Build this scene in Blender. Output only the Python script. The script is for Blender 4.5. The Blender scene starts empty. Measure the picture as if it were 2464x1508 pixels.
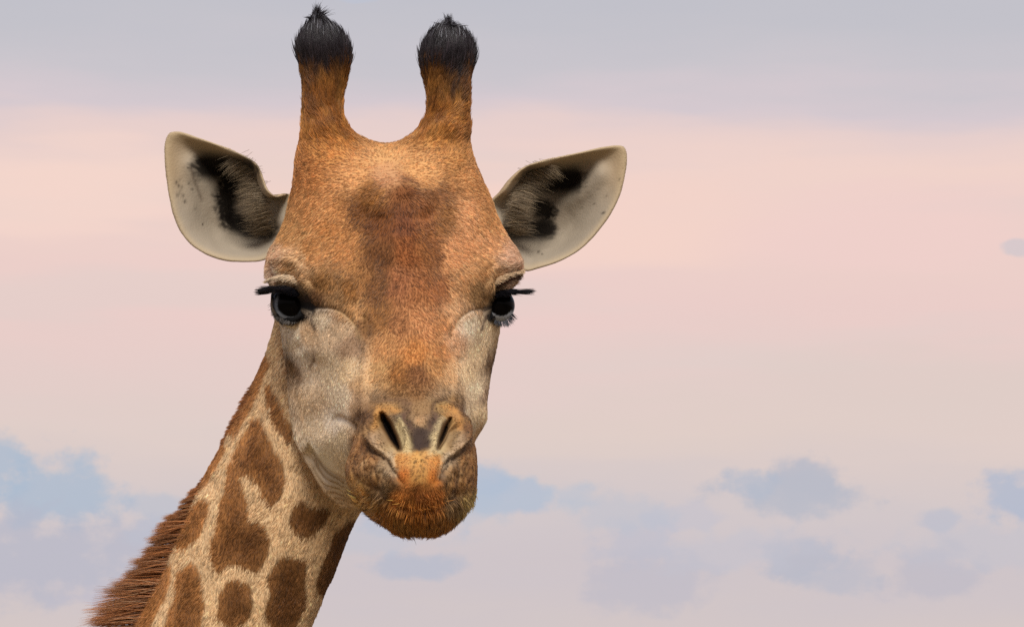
import bpy, math
import numpy as np
from mathutils import Vector

C = bpy.context.scene.collection
SC = bpy.context.scene

# ------------------------------------------------------------------ camera, world, sun, exposure
S = 0.00045            # metres per sculpting unit
D = 9000.0             # distance of the head plane in sculpting units (4.05 m)
PITCH = math.radians(13.0)
CAM = np.array([0.0, -3.9, 3.35])
RIGHT = np.array([1.0, 0, 0]); FWD = np.array([0, math.cos(PITCH), math.sin(PITCH)]); UP = np.array([0, -math.sin(PITCH), math.cos(PITCH)])
cd = bpy.data.cameras.new('camera'); cam = bpy.data.objects.new('camera', cd); C.objects.link(cam); SC.camera = cam
cam.location = CAM; cam.rotation_euler = (math.pi / 2 + PITCH, 0, 0)
cd.sensor_width = 36; cd.lens = 36 * D / (2 * 1232.0); cd.clip_start = 0.05; cd.clip_end = 20000
SUN_EL, SUN_AZ = 34.0, 3.0     # degrees; azimuth from the camera's side, towards the right


def lin(c):
    c = np.asarray(c, dtype=float) / 255.0
    return np.where(c <= 0.04045, c / 12.92, ((c + 0.055) / 1.055) ** 2.4)


def node(nt, t, **kw):
    n = nt.nodes.new(t)
    for k, v in kw.items():
        setattr(n, k, v)
    return n


def make_world():
    w = bpy.data.worlds.new('World'); SC.world = w; w.use_nodes = True
    nt = w.node_tree; nt.nodes.clear(); L = nt.links.new

    def M(op, a, b=None, c=None, clamp=False):
        n = nt.nodes.new('ShaderNodeMath'); n.operation = op; n.use_clamp = clamp
        for i, x in enumerate((a, b, c)):
            if x is None: continue
            if isinstance(x, (int, float)): n.inputs[i].default_value = x
            else: L(x, n.inputs[i])
        return n.outputs[0]
    tc = node(nt, 'ShaderNodeTexCoord'); sep = node(nt, 'ShaderNodeSeparateXYZ'); L(tc.outputs['Generated'], sep.inputs[0])
    X, Y, Z = sep.outputs
    az = M('ARCTAN2', X, Y)                                  # radians, 0 straight ahead
    hor = M('SQRT', M('ADD', M('MULTIPLY', X, X), M('MULTIPLY', Y, Y)))
    el = M('ARCTAN2', Z, hor)
    k = 1.0 / math.atan(1 / D)                               # units per radian
    # sky coordinates in degrees
    azd = M('MULTIPLY', az, 180 / math.pi); eld = M('MULTIPLY', el, 180 / math.pi)
    comb = node(nt, 'ShaderNodeCombineXYZ'); L(azd, comb.inputs[0]); L(eld, comb.inputs[1])

    def noise(sx, sy, scale, detail, off=0.0, rough=.55):
        mp = node(nt, 'ShaderNodeMapping'); mp.inputs['Scale'].default_value = (sx, sy, 1); mp.inputs['Location'].default_value = (off, off * .7, off)
        L(comb.outputs[0], mp.inputs[0])
        n = node(nt, 'ShaderNodeTexNoise'); n.inputs['Scale'].default_value = scale; n.inputs['Detail'].default_value = detail
        n.inputs['Roughness'].default_value = rough; L(mp.outputs[0], n.inputs['Vector']); return n.outputs[0]
    n1 = noise(.16, .9, 1.0, 3, 3.1)
    n2 = noise(.35, 1.6, 1.0, 4, 11.7)
    # elevation bands with a slow wander
    elw = M('ADD', eld, M('MULTIPLY', M('SUBTRACT', n1, .5), 1.7))
    elw = M('ADD', elw, M('MULTIPLY', M('SUBTRACT', n2, .5), .5))
    def E(v): return math.degrees(PITCH) + math.degrees(math.atan((754 - v) / D))
    stops = [(1900, (203, 194, 199)), (1560, (214, 200, 197)), (1400, (208, 197, 200)), (1300, (210, 199, 201)), (1220, (213, 201, 201)), (1130, (220, 204, 200)),
             (1030, (226, 207, 200)), (900, (231, 207, 201)), (760, (237, 207, 201)), (600, (240, 210, 202)), (430, (243, 213, 203)),
             (330, (233, 209, 205)), (262, (216, 203, 208)), (170, (204, 199, 205)), (60, (198, 196, 203)), (-400, (182, 187, 200)), (-2500, (150, 163, 188))]
    mr = node(nt, 'ShaderNodeMapRange'); e0, e1 = E(1900), E(-2500)
    L(elw, mr.inputs[0]); mr.inputs[1].default_value = e0; mr.inputs[2].default_value = e1
    cr = node(nt, 'ShaderNodeValToRGB'); L(mr.outputs[0], cr.inputs[0])
    els = cr.color_ramp.elements
    for i, (v, c) in enumerate(stops):
        p = (E(v) - e0) / (e1 - e0)
        e = els[i] if i < 2 else els.new(p)
        e.position = p
    for e, (v, c) in zip(sorted(els, key=lambda e: e.position), stops):
        e.color = (*lin(c), 1)
    col = cr.outputs[0]

    def mix(a, b, f):
        m = node(nt, 'ShaderNodeMix', data_type='RGBA'); L(f, m.inputs[0])
        if isinstance(a, tuple): m.inputs[6].default_value = (*a, 1)
        else: L(a, m.inputs[6])
        if isinstance(b, tuple): m.inputs[7].default_value = (*b, 1)
        else: L(b, m.inputs[7])
        return m.outputs[2]

    def smooth(x, a, b):
        m = node(nt, 'ShaderNodeMapRange', interpolation_type='SMOOTHSTEP'); L(x, m.inputs[0])
        m.inputs[1].default_value = a; m.inputs[2].default_value = b; return m.outputs[0]
    # soft greyer wisps across the pink band
    n3 = noise(.10, .8, 1.0, 3, 23.0)
    f = M('MULTIPLY', smooth(n3, .50, .66), .45)
    col = mix(col, tuple(lin((226, 209, 203))), M('MULTIPLY', M('MULTIPLY', f, smooth(eld, E(1150), E(900))), smooth(eld, E(250), E(430))))
    # the warmest part of the pink band
    for (u, v, ru, rv, c, sg) in ((1150, 540, 900, 150, (248, 214, 201), .8), (120, 470, 420, 130, (250, 218, 205), .6), (2150, 560, 500, 120, (243, 209, 204), .5), (2250, 930, 520, 120, (223, 206, 198), .5), (1500, 1050, 800, 90, (226, 207, 198), .4)):
        dx = M('MULTIPLY', M('SUBTRACT', azd, math.degrees(math.atan((u - 1232) / D))), 1 / math.degrees(ru / D)); dy = M('MULTIPLY', M('SUBTRACT', elw, E(v)), 1 / math.degrees(rv / D))
        r2 = M('ADD', M('MULTIPLY', dx, dx), M('MULTIPLY', dy, dy))
        col = mix(col, tuple(lin(c)), M('MULTIPLY', smooth(r2, 1.0, .1), sg))
    # low cumulus of the distance: hazy blue grey lumps
    nA = noise(.5, .8, 1.0, 6, 5.0, .62); nB = noise(1.9, 2.3, 1.0, 4, 8.0, .5)
    edge = M('ADD', M('MULTIPLY', M('SUBTRACT', nA, .5), 1.1), M('MULTIPLY', M('SUBTRACT', nB, .5), 1.1))
    lumps = [  # centre and half size in the sculpting units, colour, strength
        (-20, 1150, 90, 85, (172, 188, 207), .85), (150, 1205, 150, 95, (172, 188, 207), .85), (380, 1225, 90, 40, (180, 190, 206), .5),
        (120, 1370, 330, 130, (183, 184, 199), .75),
        (1165, 1165, 62, 62, (176, 190, 210), .8), (1220, 1205, 140, 55, (178, 191, 210), .8), (1370, 1205, 60, 45, (188, 195, 208), .6),
        (1930, 1165, 105, 62, (187, 187, 198), .9), (1905, 1195, 165, 62, (187, 188, 199), .9), (1815, 1175, 70, 45, (179, 187, 203), .6),
        (2440, 1215, 100, 75, (174, 185, 206), .8), (2260, 1265, 50, 30, (184, 188, 204), .6),
        (980, 1255, 140, 55, (184, 190, 208), .7), (1020, 1365, 120, 42, (182, 187, 203), .75),
        (1930, 1358, 115, 62, (185, 186, 199), .85), (2010, 1392, 130, 50, (188, 188, 200), .7), (2250, 1400, 120, 85, (191, 187, 198), .7),
        (1530, 1310, 120, 60, (190, 190, 204), .6), (1580, 1410, 150, 95, (192, 188, 199), .7), (1650, 1250, 100, 40, (196, 194, 206), .5),
        (300, 1445, 160, 45, (196, 190, 203), .4), (1090, 1230, 220, 50, (186, 194, 208), .6), (1480, 1240, 130, 60, (190, 194, 206), .5), (1760, 1330, 240, 60, (196, 195, 206), .45), (2350, 1330, 200, 70, (194, 194, 205), .45), (900, 1300, 200, 40, (192, 195, 207), .5), (480, 1290, 160, 50, (190, 193, 206), .5), (2450, 620, 32, 22, (190, 195, 206), .5), (860, 0, 60, 12, (190, 197, 214), .5), (2790, 1190, 200, 90, (178, 187, 205), .8), (-420, 1180, 210, 90, (176, 187, 205), .8),
        (-700, 1380, 260, 100, (184, 186, 201), .6), (3100, 1340, 260, 90, (184, 187, 202), .6)]
    for (u, v, ru, rv, c, s) in lumps:
        ca, ce = math.degrees(math.atan((u - 1232) / D)) / math.cos(math.radians(E(v))), E(v)
        ra, re = math.degrees(ru / D), math.degrees(rv / D)
        dx = M('MULTIPLY', M('SUBTRACT', azd, ca), 1 / ra)
        # flat underside, billowing top
        dyr = M('SUBTRACT', eld, ce)
        dy = M('MAXIMUM', M('MULTIPLY', dyr, 1 / re), M('MULTIPLY', dyr, -1.25 / re))
        r = M('SQRT', M('ADD', M('MULTIPLY', dx, dx), M('MULTIPLY', dy, dy)))
        val = M('ADD', M('SUBTRACT', 1.0, r), M('MULTIPLY', edge, 1.7))
        col = mix(col, tuple(lin(c)), M('MULTIPLY', smooth(val, -.25, .5), s * .95))
    # the same kind of cloud all the way round the horizon
    n5 = noise(.12, .3, 1.0, 4, 40.0)
    ringm = M('MULTIPLY', smooth(n5, .52, .62), smooth(eld, 12, 8))
    away = smooth(M('ABSOLUTE', azd), 14, 22)
    col = mix(col, tuple(lin((184, 187, 202))), M('MULTIPLY', M('MULTIPLY', ringm, away), .6))
    bg = node(nt, 'ShaderNodeBackground'); L(col, bg.inputs[0]); bg.inputs[1].default_value = 1.0
    # the physical daylight sky shows faintly through the cloud deck
    sk = node(nt, 'ShaderNodeTexSky', sky_type='NISHITA'); sk.sun_disc = False
    sk.sun_elevation = math.radians(SUN_EL); sk.sun_rotation = math.radians(180 + SUN_AZ)
    bg2 = node(nt, 'ShaderNodeBackground'); L(sk.outputs[0], bg2.inputs[0]); bg2.inputs[1].default_value = .08
    mx = node(nt, 'ShaderNodeMixShader'); mx.inputs[0].default_value = .04; L(bg.outputs[0], mx.inputs[1]); L(bg2.outputs[0], mx.inputs[2])
    out = node(nt, 'ShaderNodeOutputWorld'); L(mx.outputs[0], out.inputs[0])


make_world()
sl = bpy.data.lights.new('sun', 'SUN'); sl.energy = 4.1; sl.angle = math.radians(24); sl.color = (1, .95, .87)
so = bpy.data.objects.new('sun', sl); C.objects.link(so)
a, e = math.radians(SUN_AZ), math.radians(SUN_EL)
sun_from = Vector((math.sin(a) * math.cos(e), -math.cos(a) * math.cos(e), math.sin(e)))
so.rotation_euler = sun_from.to_track_quat('Z', 'Y').to_euler(); so.location = (0, 0, 12)
SC.view_settings.view_transform = 'Standard'; SC.view_settings.look = 'None'; SC.view_settings.exposure = 0; SC.view_settings.gamma = 1
SC.view_settings.use_curve_mapping = False
SC.cycles.use_denoising = False

# ------------------------------------------------------------------ helpers
rng = np.random.default_rng(7)


def to_world(p):
    """sculpting space (u right, -d away, -v up) -> world metres"""
    p = np.asarray(p, dtype=float)
    u, d, v = p[..., 0], -p[..., 1], -p[..., 2]
    k = (D - d) / D * S
    return CAM + ((u - 1232) * k)[..., None] * RIGHT + ((754 - v) * k)[..., None] * UP + ((D - d) * S)[..., None] * FWD


def _hash(ix, iy, iz, seed):
    h = (ix * 374761393 + iy * 668265263 + iz * 2147483647 + seed * 974711) & 0xffffffff
    h = ((h ^ (h >> 13)) * 1274126177) & 0xffffffff
    return ((h ^ (h >> 16)) & 0xffff) / 65535.0


def vnoise(p, scale, seed=0):
    q = np.asarray(p) / scale
    i = np.floor(q).astype(np.int64); f = q - i; f = f * f * (3 - 2 * f)
    r = 0
    for dx in (0, 1):
        wx = f[..., 0] if dx else 1 - f[..., 0]
        for dy in (0, 1):
            wy = f[..., 1] if dy else 1 - f[..., 1]
            for dz in (0, 1):
                wz = f[..., 2] if dz else 1 - f[..., 2]
                r = r + wx * wy * wz * _hash(i[..., 0] + dx, i[..., 1] + dy, i[..., 2] + dz, seed)
    return r * 2 - 1


def fbm(p, scale, seed=0, octaves=3):
    r = 0; a = 1; t = 0
    for o in range(octaves):
        r = r + a * vnoise(p, scale / 2 ** o, seed + o * 17); t += a; a *= .55
    return r / t


def sstep(x, a, b):
    t = np.clip((x - a) / (b - a), 0, 1); return t * t * (3 - 2 * t)


def crom(P, t, closed):
    """Catmull-Rom through P (n,k) at parameters t in [0,n) or [0,n-1]"""
    n = len(P); i = np.floor(t).astype(int); f = (t - i)[:, None] if P.ndim == 2 else (t - i).reshape(-1, *([1] * (P.ndim - 1)))
    if closed: g = lambda k: P[(i + k) % n]
    else: g = lambda k: P[np.clip(i + k, 0, n - 1)]
    p0, p1, p2, p3 = g(-1), g(0), g(1), g(2)
    return .5 * (2 * p1 + (p2 - p0) * f + (2 * p0 - 5 * p1 + 4 * p2 - p3) * f ** 2 + (3 * p1 - p0 - 3 * p2 + p3) * f ** 3)


def loft(rings, na=72, nl=60):
    """rings (m,k,3) in (u,v,d) -> verts in sculpting space, faces"""
    R = np.array(rings, dtype=float); m = len(R)
    R = np.stack([crom(r, np.linspace(0, len(r), na, endpoint=False), True) for r in R])
    R = crom(R, np.linspace(0, m - 1, nl), False)
    V = R.reshape(-1, 3)
    V = np.vstack([V, R[0].mean(0), R[-1].mean(0)])
    F = []
    for i in range(nl - 1):
        for j in range(na):
            k = (j + 1) % na
            F.append((i * na + j, i * na + k, (i + 1) * na + k, (i + 1) * na + j))
    c0, c1 = len(V) - 2, len(V) - 1
    for j in range(na):
        k = (j + 1) % na
        F.append((c0, k, j)); F.append((c1, (nl - 1) * na + j, (nl - 1) * na + k))
    P = np.stack([V[:, 0], -V[:, 2], -V[:, 1]], 1)
    return P, F


def orient(P, F):
    """make a closed mesh face outwards (signed volume)"""
    vol = 0
    for f in F:
        a, b, c = P[f[0]], P[f[1]], P[f[2]]
        vol += np.dot(a, np.cross(b, c))
        if len(f) == 4: vol += np.dot(P[f[0]], np.cross(P[f[2]], P[f[3]]))
    return F if vol > 0 else [tuple(reversed(f)) for f in F]


def ball(c, r, n=32):
    rings = []
    for t in np.linspace(.04, math.pi - .04, 14):
        rings.append([(c[0] + r[0] * math.sin(t) * math.cos(q), c[1] - r[1] * math.cos(t), c[2] + r[2] * math.sin(t) * math.sin(q)) for q in np.linspace(0, 2 * math.pi, 16, endpoint=False)])
    return loft(rings, n, 24)


def ellring(pl, pr, dc, hd, n=16, dl=0, dr=0):
    """ring through the two outline points pl, pr (u,v); half depth hd; dl, dr tilt it in depth"""
    pl, pr = np.array(pl, float), np.array(pr, float)
    c = (pl + pr) / 2; h = (pr - pl) / 2
    out = []
    for q in np.linspace(0, 2 * math.pi, n, endpoint=False):
        x = math.cos(q)
        u, v = c + h * x
        out.append((u, v, dc + hd * math.sin(q) + (dl * (1 - x) + dr * (1 + x)) / 2))
    return out


# ------------------------------------------------------------------ the giraffe's form
def skull_rings():
    T = [
        (350, (820, -80), (850, -60), (890, -50), (930, -50), (970, -50), (1005, -60), (1035, -80), -160),
        (364, (716, -75), (778, 18), (860, 26), (932, 12), (1005, 26), (1078, 18), (1130, -75), -250),
        (395, (712, -65), (760, 34), (850, 58), (938, 54), (1025, 58), (1100, 32), (1143, -65), -330),
        (450, (704, -60), (750, 62), (850, 122), (950, 132), (1045, 118), (1125, 55), (1170, -60), -360),
        (520, (688, -55), (742, 100), (850, 182), (962, 228), (1065, 182), (1150, 95), (1196, -55), -380),
        (570, (668, -30), (728, 118), (845, 212), (968, 262), (1075, 212), (1165, 110), (1222, -30), -380),
        (610, (645, -5), (712, 138), (840, 240), (970, 296), (1088, 240), (1185, 130), (1248, -5), -375),
        (660, (640, 25), (704, 172), (840, 285), (975, 345), (1098, 285), (1198, 165), (1254, 25), -360),
        (700, (658, 10), (715, 150), (845, 305), (980, 372), (1100, 308), (1182, 165), (1228, 10), -345),
        (740, (668, 0), (722, 140), (852, 328), (985, 404), (1100, 335), (1172, 160), (1215, 0), -330),
        (800, (678, 0), (745, 160), (862, 375), (990, 455), (1096, 385), (1158, 180), (1200, 0), -300),
        (850, (686, -10), (762, 175), (870, 420), (995, 500), (1090, 430), (1146, 200), (1190, -10), -280),
        (900, (692, -20), (772, 185), (876, 470), (1000, 548), (1090, 482), (1142, 215), (1180, -10), -260),
        (960, (695, -20), (782, 190), (882, 528), (1003, 608), (1090, 540), (1140, 225), (1172, 0), -240),
        (1010, (702, -20), (790, 180), (887, 550), (1005, 640), (1088, 560), (1138, 215), (1170, 0), -200),
        (1060, (715, -10), (792, 160), (880, 515), (1005, 600), (1080, 520), (1118, 200), (1142, 10), -160),
        (1120, (742, 10), (796, 140), (868, 400), (985, 480), (1060, 420), (1095, 200), (1115, 50), -110),
        (1180, (778, 30), (815, 120), (868, 300), (970, 360), (1030, 310), (1060, 200), (1085, 100), -60),
        (1222, (825, 60), (850, 110), (890, 200), (950, 240), (990, 210), (1010, 170), (1030, 120), 0)]
    out = []
    for r in T:
        v = r[0]; pts = [(p[0], v, p[1]) for p in r[1:8]]; b = r[8]
        uL, uR = r[1][0], r[7][0]; m = (uL + uR) / 2; w = (uR - uL) / 2
        pts += [(m + w * .82, v, (r[7][1] + b) / 2 - 10), (m + w * .4, v, b), (m - w * .4, v, b), (m - w * .82, v, (r[1][1] + b) / 2 - 10)]
        out.append(pts)
    return out


def muzzle_rings():
    T = [(915, 925, 1070, 440, 545, 300), (945, 898, 1090, 455, 610, 290), (985, 876, 1108, 480, 680, 300), (1030, 860, 1130, 510, 725, 310), (1075, 848, 1143, 530, 765, 320),
         (1120, 832, 1149, 545, 795, 330), (1160, 836, 1147, 550, 800, 340), (1200, 858, 1136, 560, 780, 350), (1235, 892, 1110, 575, 745, 380),
         (1262, 930, 1080, 590, 705, 440), (1280, 965, 1045, 610, 670, 520)]
    out = []
    for v, L, R, ds, dm, db in T:
        m = (L + R) / 2; w = (R - L) / 2; k = dm - ds
        out.append([(L, v, ds), (m - w * .90, v, ds + k * .40), (m - w * .62, v, ds + k * .74), (m - w * .3, v, ds + k * .95), (m + 6, v, dm), (m + w * .34, v, ds + k * .95), (m + w * .64, v, ds + k * .74), (m + w * .91, v, ds + k * .40), (R, v, ds),
                    (m + w * .85, v, (ds + db) / 2), (m + w * .4, v, db), (m - w * .4, v, db), (m - w * .85, v, (ds + db) / 2)])
    return out


def horn_rings(side):
    if side < 0:
        T = [(52, 752, 788, -100, .8), (72, 737, 808, -98, .9), (98, 724, 830, -94, .9), (128, 717, 842, -88, .9), (155, 722, 840, -82, .9), (190, 728, 833, -74, .92), (235, 729, 824, -64, .95), (280, 728, 827, -54, 1),
             (302, 725, 838, -46, 1.0), (318, 724, 850, -42, 1.0), (331, 721, 870, -43, .9), (341, 717, 896, -45, .8), (350, 714, 925, -48, .72), (400, 706, 930, -66, .8), (450, 712, 900, -130, 1.0)]
    else:
        T = [(72, 1052, 1098, -100, .8), (90, 1034, 1122, -98, .9), (112, 1021, 1136, -94, .9), (140, 1013, 1141, -88, .9), (168, 1015, 1136, -82, .9), (200, 1022, 1132, -74, .92), (240, 1027, 1132, -64, .95), (280, 1023, 1130, -54, 1),
             (302, 1009, 1133, -46, 1.0), (318, 999, 1131, -42, 1.0), (331, 980, 1132, -43, .9), (341, 956, 1133, -45, .8), (350, 932, 1135, -48, .72), (400, 930, 1148, -66, .8), (450, 965, 1145, -130, 1.0)]
    out = []
    for v, L, R, d, k in T:
        m, w = (L + R) / 2, (R - L) / 2
        out.append([(m + w * math.cos(q), v, d + k * w * math.sin(q)) for q in np.linspace(0, 2 * math.pi, 12, endpoint=False)])
    return out


NECK = [((690, 600), (1080, 700), -250, 120), ((672, 720), (1090, 830), -230, 125), ((652, 810), (1060, 930), -210, 125), ((622, 890), (1020, 1040), -200, 125),
        ((578, 985), (940, 1130), -195, 125), ((535, 1065), (885, 1205), -195, 125), ((503, 1125), (842, 1275), -200, 125), ((455, 1215), (812, 1355), -205, 128), ((418, 1300), (780, 1432), -215, 132),
        ((380, 1385), (748, 1510), -225, 138), ((322, 1500), (700, 1632), -240, 145), ((215, 1720), (610, 1860), -270, 160), ((80, 2000), (500, 2160), -310, 185), ((-60, 2290), (380, 2480), -350, 215),
        ((-230, 2620), (280, 2860), -390, 250), ((-480, 2960), (180, 3240), -420, 300)]


def neck_crest(s):
    """left outline point of the neck in (u,v,d) for fractional ring index s"""
    P = np.array([[a[0], a[1], c + 0.0] for a, b, c, h in NECK])
    return crom(P, s, False)


parts = []
parts.append(loft(skull_rings(), 96, 120))
parts.append(loft(muzzle_rings(), 80, 60))
parts.append(loft(horn_rings(-1), 48, 60)); parts.append(loft(horn_rings(1), 48, 60))
parts.append(loft([ellring(a, b, c, h) for a, b, c, h in NECK], 72, 110))
parts.append(ball((712, 652, 92), (76, 56, 72))); parts.append(ball((1186, 652, 88), (72, 54, 70)))      # brow bosses
parts.append(ball((958, 520, 130), (105, 95, 105)))                                                       # forehead boss
# out of the picture the neck runs on into a trunk on four legs
torso = []
for (u, v, ru, rv, dc, hd) in [(100, 3250, 260, 420, -420, 290), (-150, 3500, 420, 640, -430, 420), (-700, 3800, 380, 760, -450, 520), (-1400, 3950, 380, 760, -480, 560), (-2200, 4000, 380, 660, -500, 520), (-2900, 3950, 200, 440, -520, 340), (-3150, 3900, 80, 180, -530, 150)]:
    torso.append([(u + .25 * rv * math.cos(q) * .3, v - rv * math.cos(q), dc + hd * math.sin(q)) for q in np.linspace(0, 2 * math.pi, 16, endpoint=False)])
legs = []
GROUND_Z = 0.0


def leg(u, dd):
    rr = []
    for v, r in [(3900, 230), (4500, 170), (5000, 120), (5400, 110), (5600, 95), (6200, 72), (6900, 66), (7350, 78), (7500, 95), (7600, 110), (7740, 120)]:
        rr.append([(u + r * math.cos(q), v, dd + r * .8 * math.sin(q)) for q in np.linspace(0, 2 * math.pi, 10, endpoint=False)])
    return loft(rr, 20, 40)


def voxel(parts, size, name):
    V, F, n = [], [], 0
    for P, f in parts:
        f = orient(P, f); V.append(P); F += [tuple(i + n for i in q) for q in f]; n += len(P)
    me = bpy.data.meshes.new(name); me.from_pydata(np.vstack(V).tolist(), [], F)
    ob = bpy.data.objects.new(name, me); C.objects.link(ob)
    md = ob.modifiers.new('r', 'REMESH'); md.mode = 'VOXEL'; md.voxel_size = size; md.adaptivity = 0
    dg = bpy.context.evaluated_depsgraph_get(); ev = ob.evaluated_get(dg).to_mesh()
    nv, nf = len(ev.vertices), len(ev.polygons)
    P = np.empty(nv * 3); ev.vertices.foreach_get('co', P); P = P.reshape(-1, 3)
    nl = len(ev.loops); li = np.empty(nl, dtype=np.int32); ev.loops.foreach_get('vertex_index', li)
    assert nl == nf * 4, 'quads expected'
    Q = li.reshape(-1, 4).copy()
    ob.evaluated_get(dg).to_mesh_clear()
    bpy.data.objects.remove(ob); bpy.data.meshes.remove(me)
    return P, Q


def edges_of(Q):
    E = np.vstack([Q[:, [0, 1]], Q[:, [1, 2]], Q[:, [2, 3]], Q[:, [3, 0]]]); E.sort(1)
    k = np.unique(E[:, 0].astype(np.int64) * 10_000_000 + E[:, 1]); return np.stack([k // 10_000_000, k % 10_000_000], 1)


def smooth(P, E, it, lam=.5, taubin=0):
    n = len(P); deg = np.bincount(E[:, 0], minlength=n) + np.bincount(E[:, 1], minlength=n); deg = np.maximum(deg, 1)
    for k in range(it):
        for l in ((lam,) if not taubin else (lam, -taubin)):
            A = np.stack([np.bincount(E[:, 0], P[E[:, 1], c], n) + np.bincount(E[:, 1], P[E[:, 0], c], n) for c in range(3)], 1) / deg[:, None]
            P = P + l * (A - P)
    return P


def normals(P, Q):
    a = P[Q[:, 2]] - P[Q[:, 0]]; b = P[Q[:, 3]] - P[Q[:, 1]]; fn = np.cross(a, b)
    N = np.zeros_like(P)
    for k in range(4):
        for c in range(3): N[:, c] += np.bincount(Q[:, k], fn[:, c], len(P))
    return N / np.maximum(np.linalg.norm(N, axis=1), 1e-9)[:, None]


# eyes: centre (u,v,d), radius, lid opening polygon
EYES = [dict(c=(700, 733, 92), r=50, op=[(656, 708), (664, 700), (685, 697), (708, 703), (728, 720), (748, 738), (726, 751), (706, 763), (688, 765), (672, 754), (661, 735)]),
        dict(c=(1198, 735, 88), r=41, op=[(1173, 742), (1183, 722), (1198, 712), (1218, 708), (1236, 712), (1238, 730), (1230, 752), (1216, 765), (1202, 767), (1188, 760), (1178, 750)])]


def poly_sdf(U, V, poly):
    """signed distance to a polygon, negative inside"""
    poly = np.array(poly, float); n = len(poly)
    d = np.full(U.shape, 1e9); ins = np.zeros(U.shape, bool)
    for i in range(n):
        a, b = poly[i], poly[(i + 1) % n]; e = b - a
        w0, w1 = U - a[0], V - a[1]
        t = np.clip((w0 * e[0] + w1 * e[1]) / (e @ e), 0, 1)
        d = np.minimum(d, (w0 - t * e[0]) ** 2 + (w1 - t * e[1]) ** 2)
        c = ((a[1] > V) != (b[1] > V)) & (U < (b[0] - a[0]) * (V - a[1]) / (b[1] - a[1] + 1e-12) + a[0]); ins ^= c
    d = np.sqrt(d); return np.where(ins, -d, d)


def line_dist(U, V, pts):
    """distance to an open polyline and the parameter 0..1 along it"""
    pts = np.array(pts, float); d = np.full(U.shape, 1e9); tt = np.zeros(U.shape); n = len(pts) - 1
    for i in range(n):
        a, b = pts[i], pts[i + 1]; e = b - a
        w0, w1 = U - a[0], V - a[1]; t = np.clip((w0 * e[0] + w1 * e[1]) / (e @ e), 0, 1)
        q = np.hypot(w0 - t * e[0], w1 - t * e[1]); m = q < d
        d = np.where(m, q, d); tt = np.where(m, (i + t) / n, tt)
    return d, tt


def spline(pts, n=24):
    P = np.array(pts, float); return crom(P, np.linspace(0, len(P) - 1, n), False)


P, Q = voxel(parts, 3.4, 'form')
E_ = edges_of(Q)
P = smooth(P, E_, 14, .6)
def soften(P, msk, it):
    for k in range(it): P = P + (smooth(P, E_, 1, .7) - P) * msk[:, None]
    return P
zone = sstep(-P[:, 2], 870, 910) * (1 - sstep(-P[:, 2], 985, 1020)) * sstep(-P[:, 1], 330, 420)
P = soften(P, zone, 70)
zone = sstep(-P[:, 2], 560, 590) * (1 - sstep(-P[:, 2], 700, 720)) * np.maximum(1 - sstep(P[:, 0], 770, 810), sstep(P[:, 0], 1120, 1150)) * sstep(-P[:, 1], -60, 0)
P = soften(P, zone, 40)
zone = sstep(-P[:, 2], 305, 345) * (1 - sstep(-P[:, 2], 430, 480)) * sstep(-P[:, 1], -130, -60)
P = soften(P, zone, 110)

NOSTRIL = [dict(slit=spline([(924, 1000), (930, 1020), (944, 1050), (961, 1080)]), w=(6, 14, 13, 6)), dict(slit=spline([(1080, 1010), (1073, 1030), (1064, 1055), (1054, 1080)]), w=(4, 9, 8, 3))]


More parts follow.
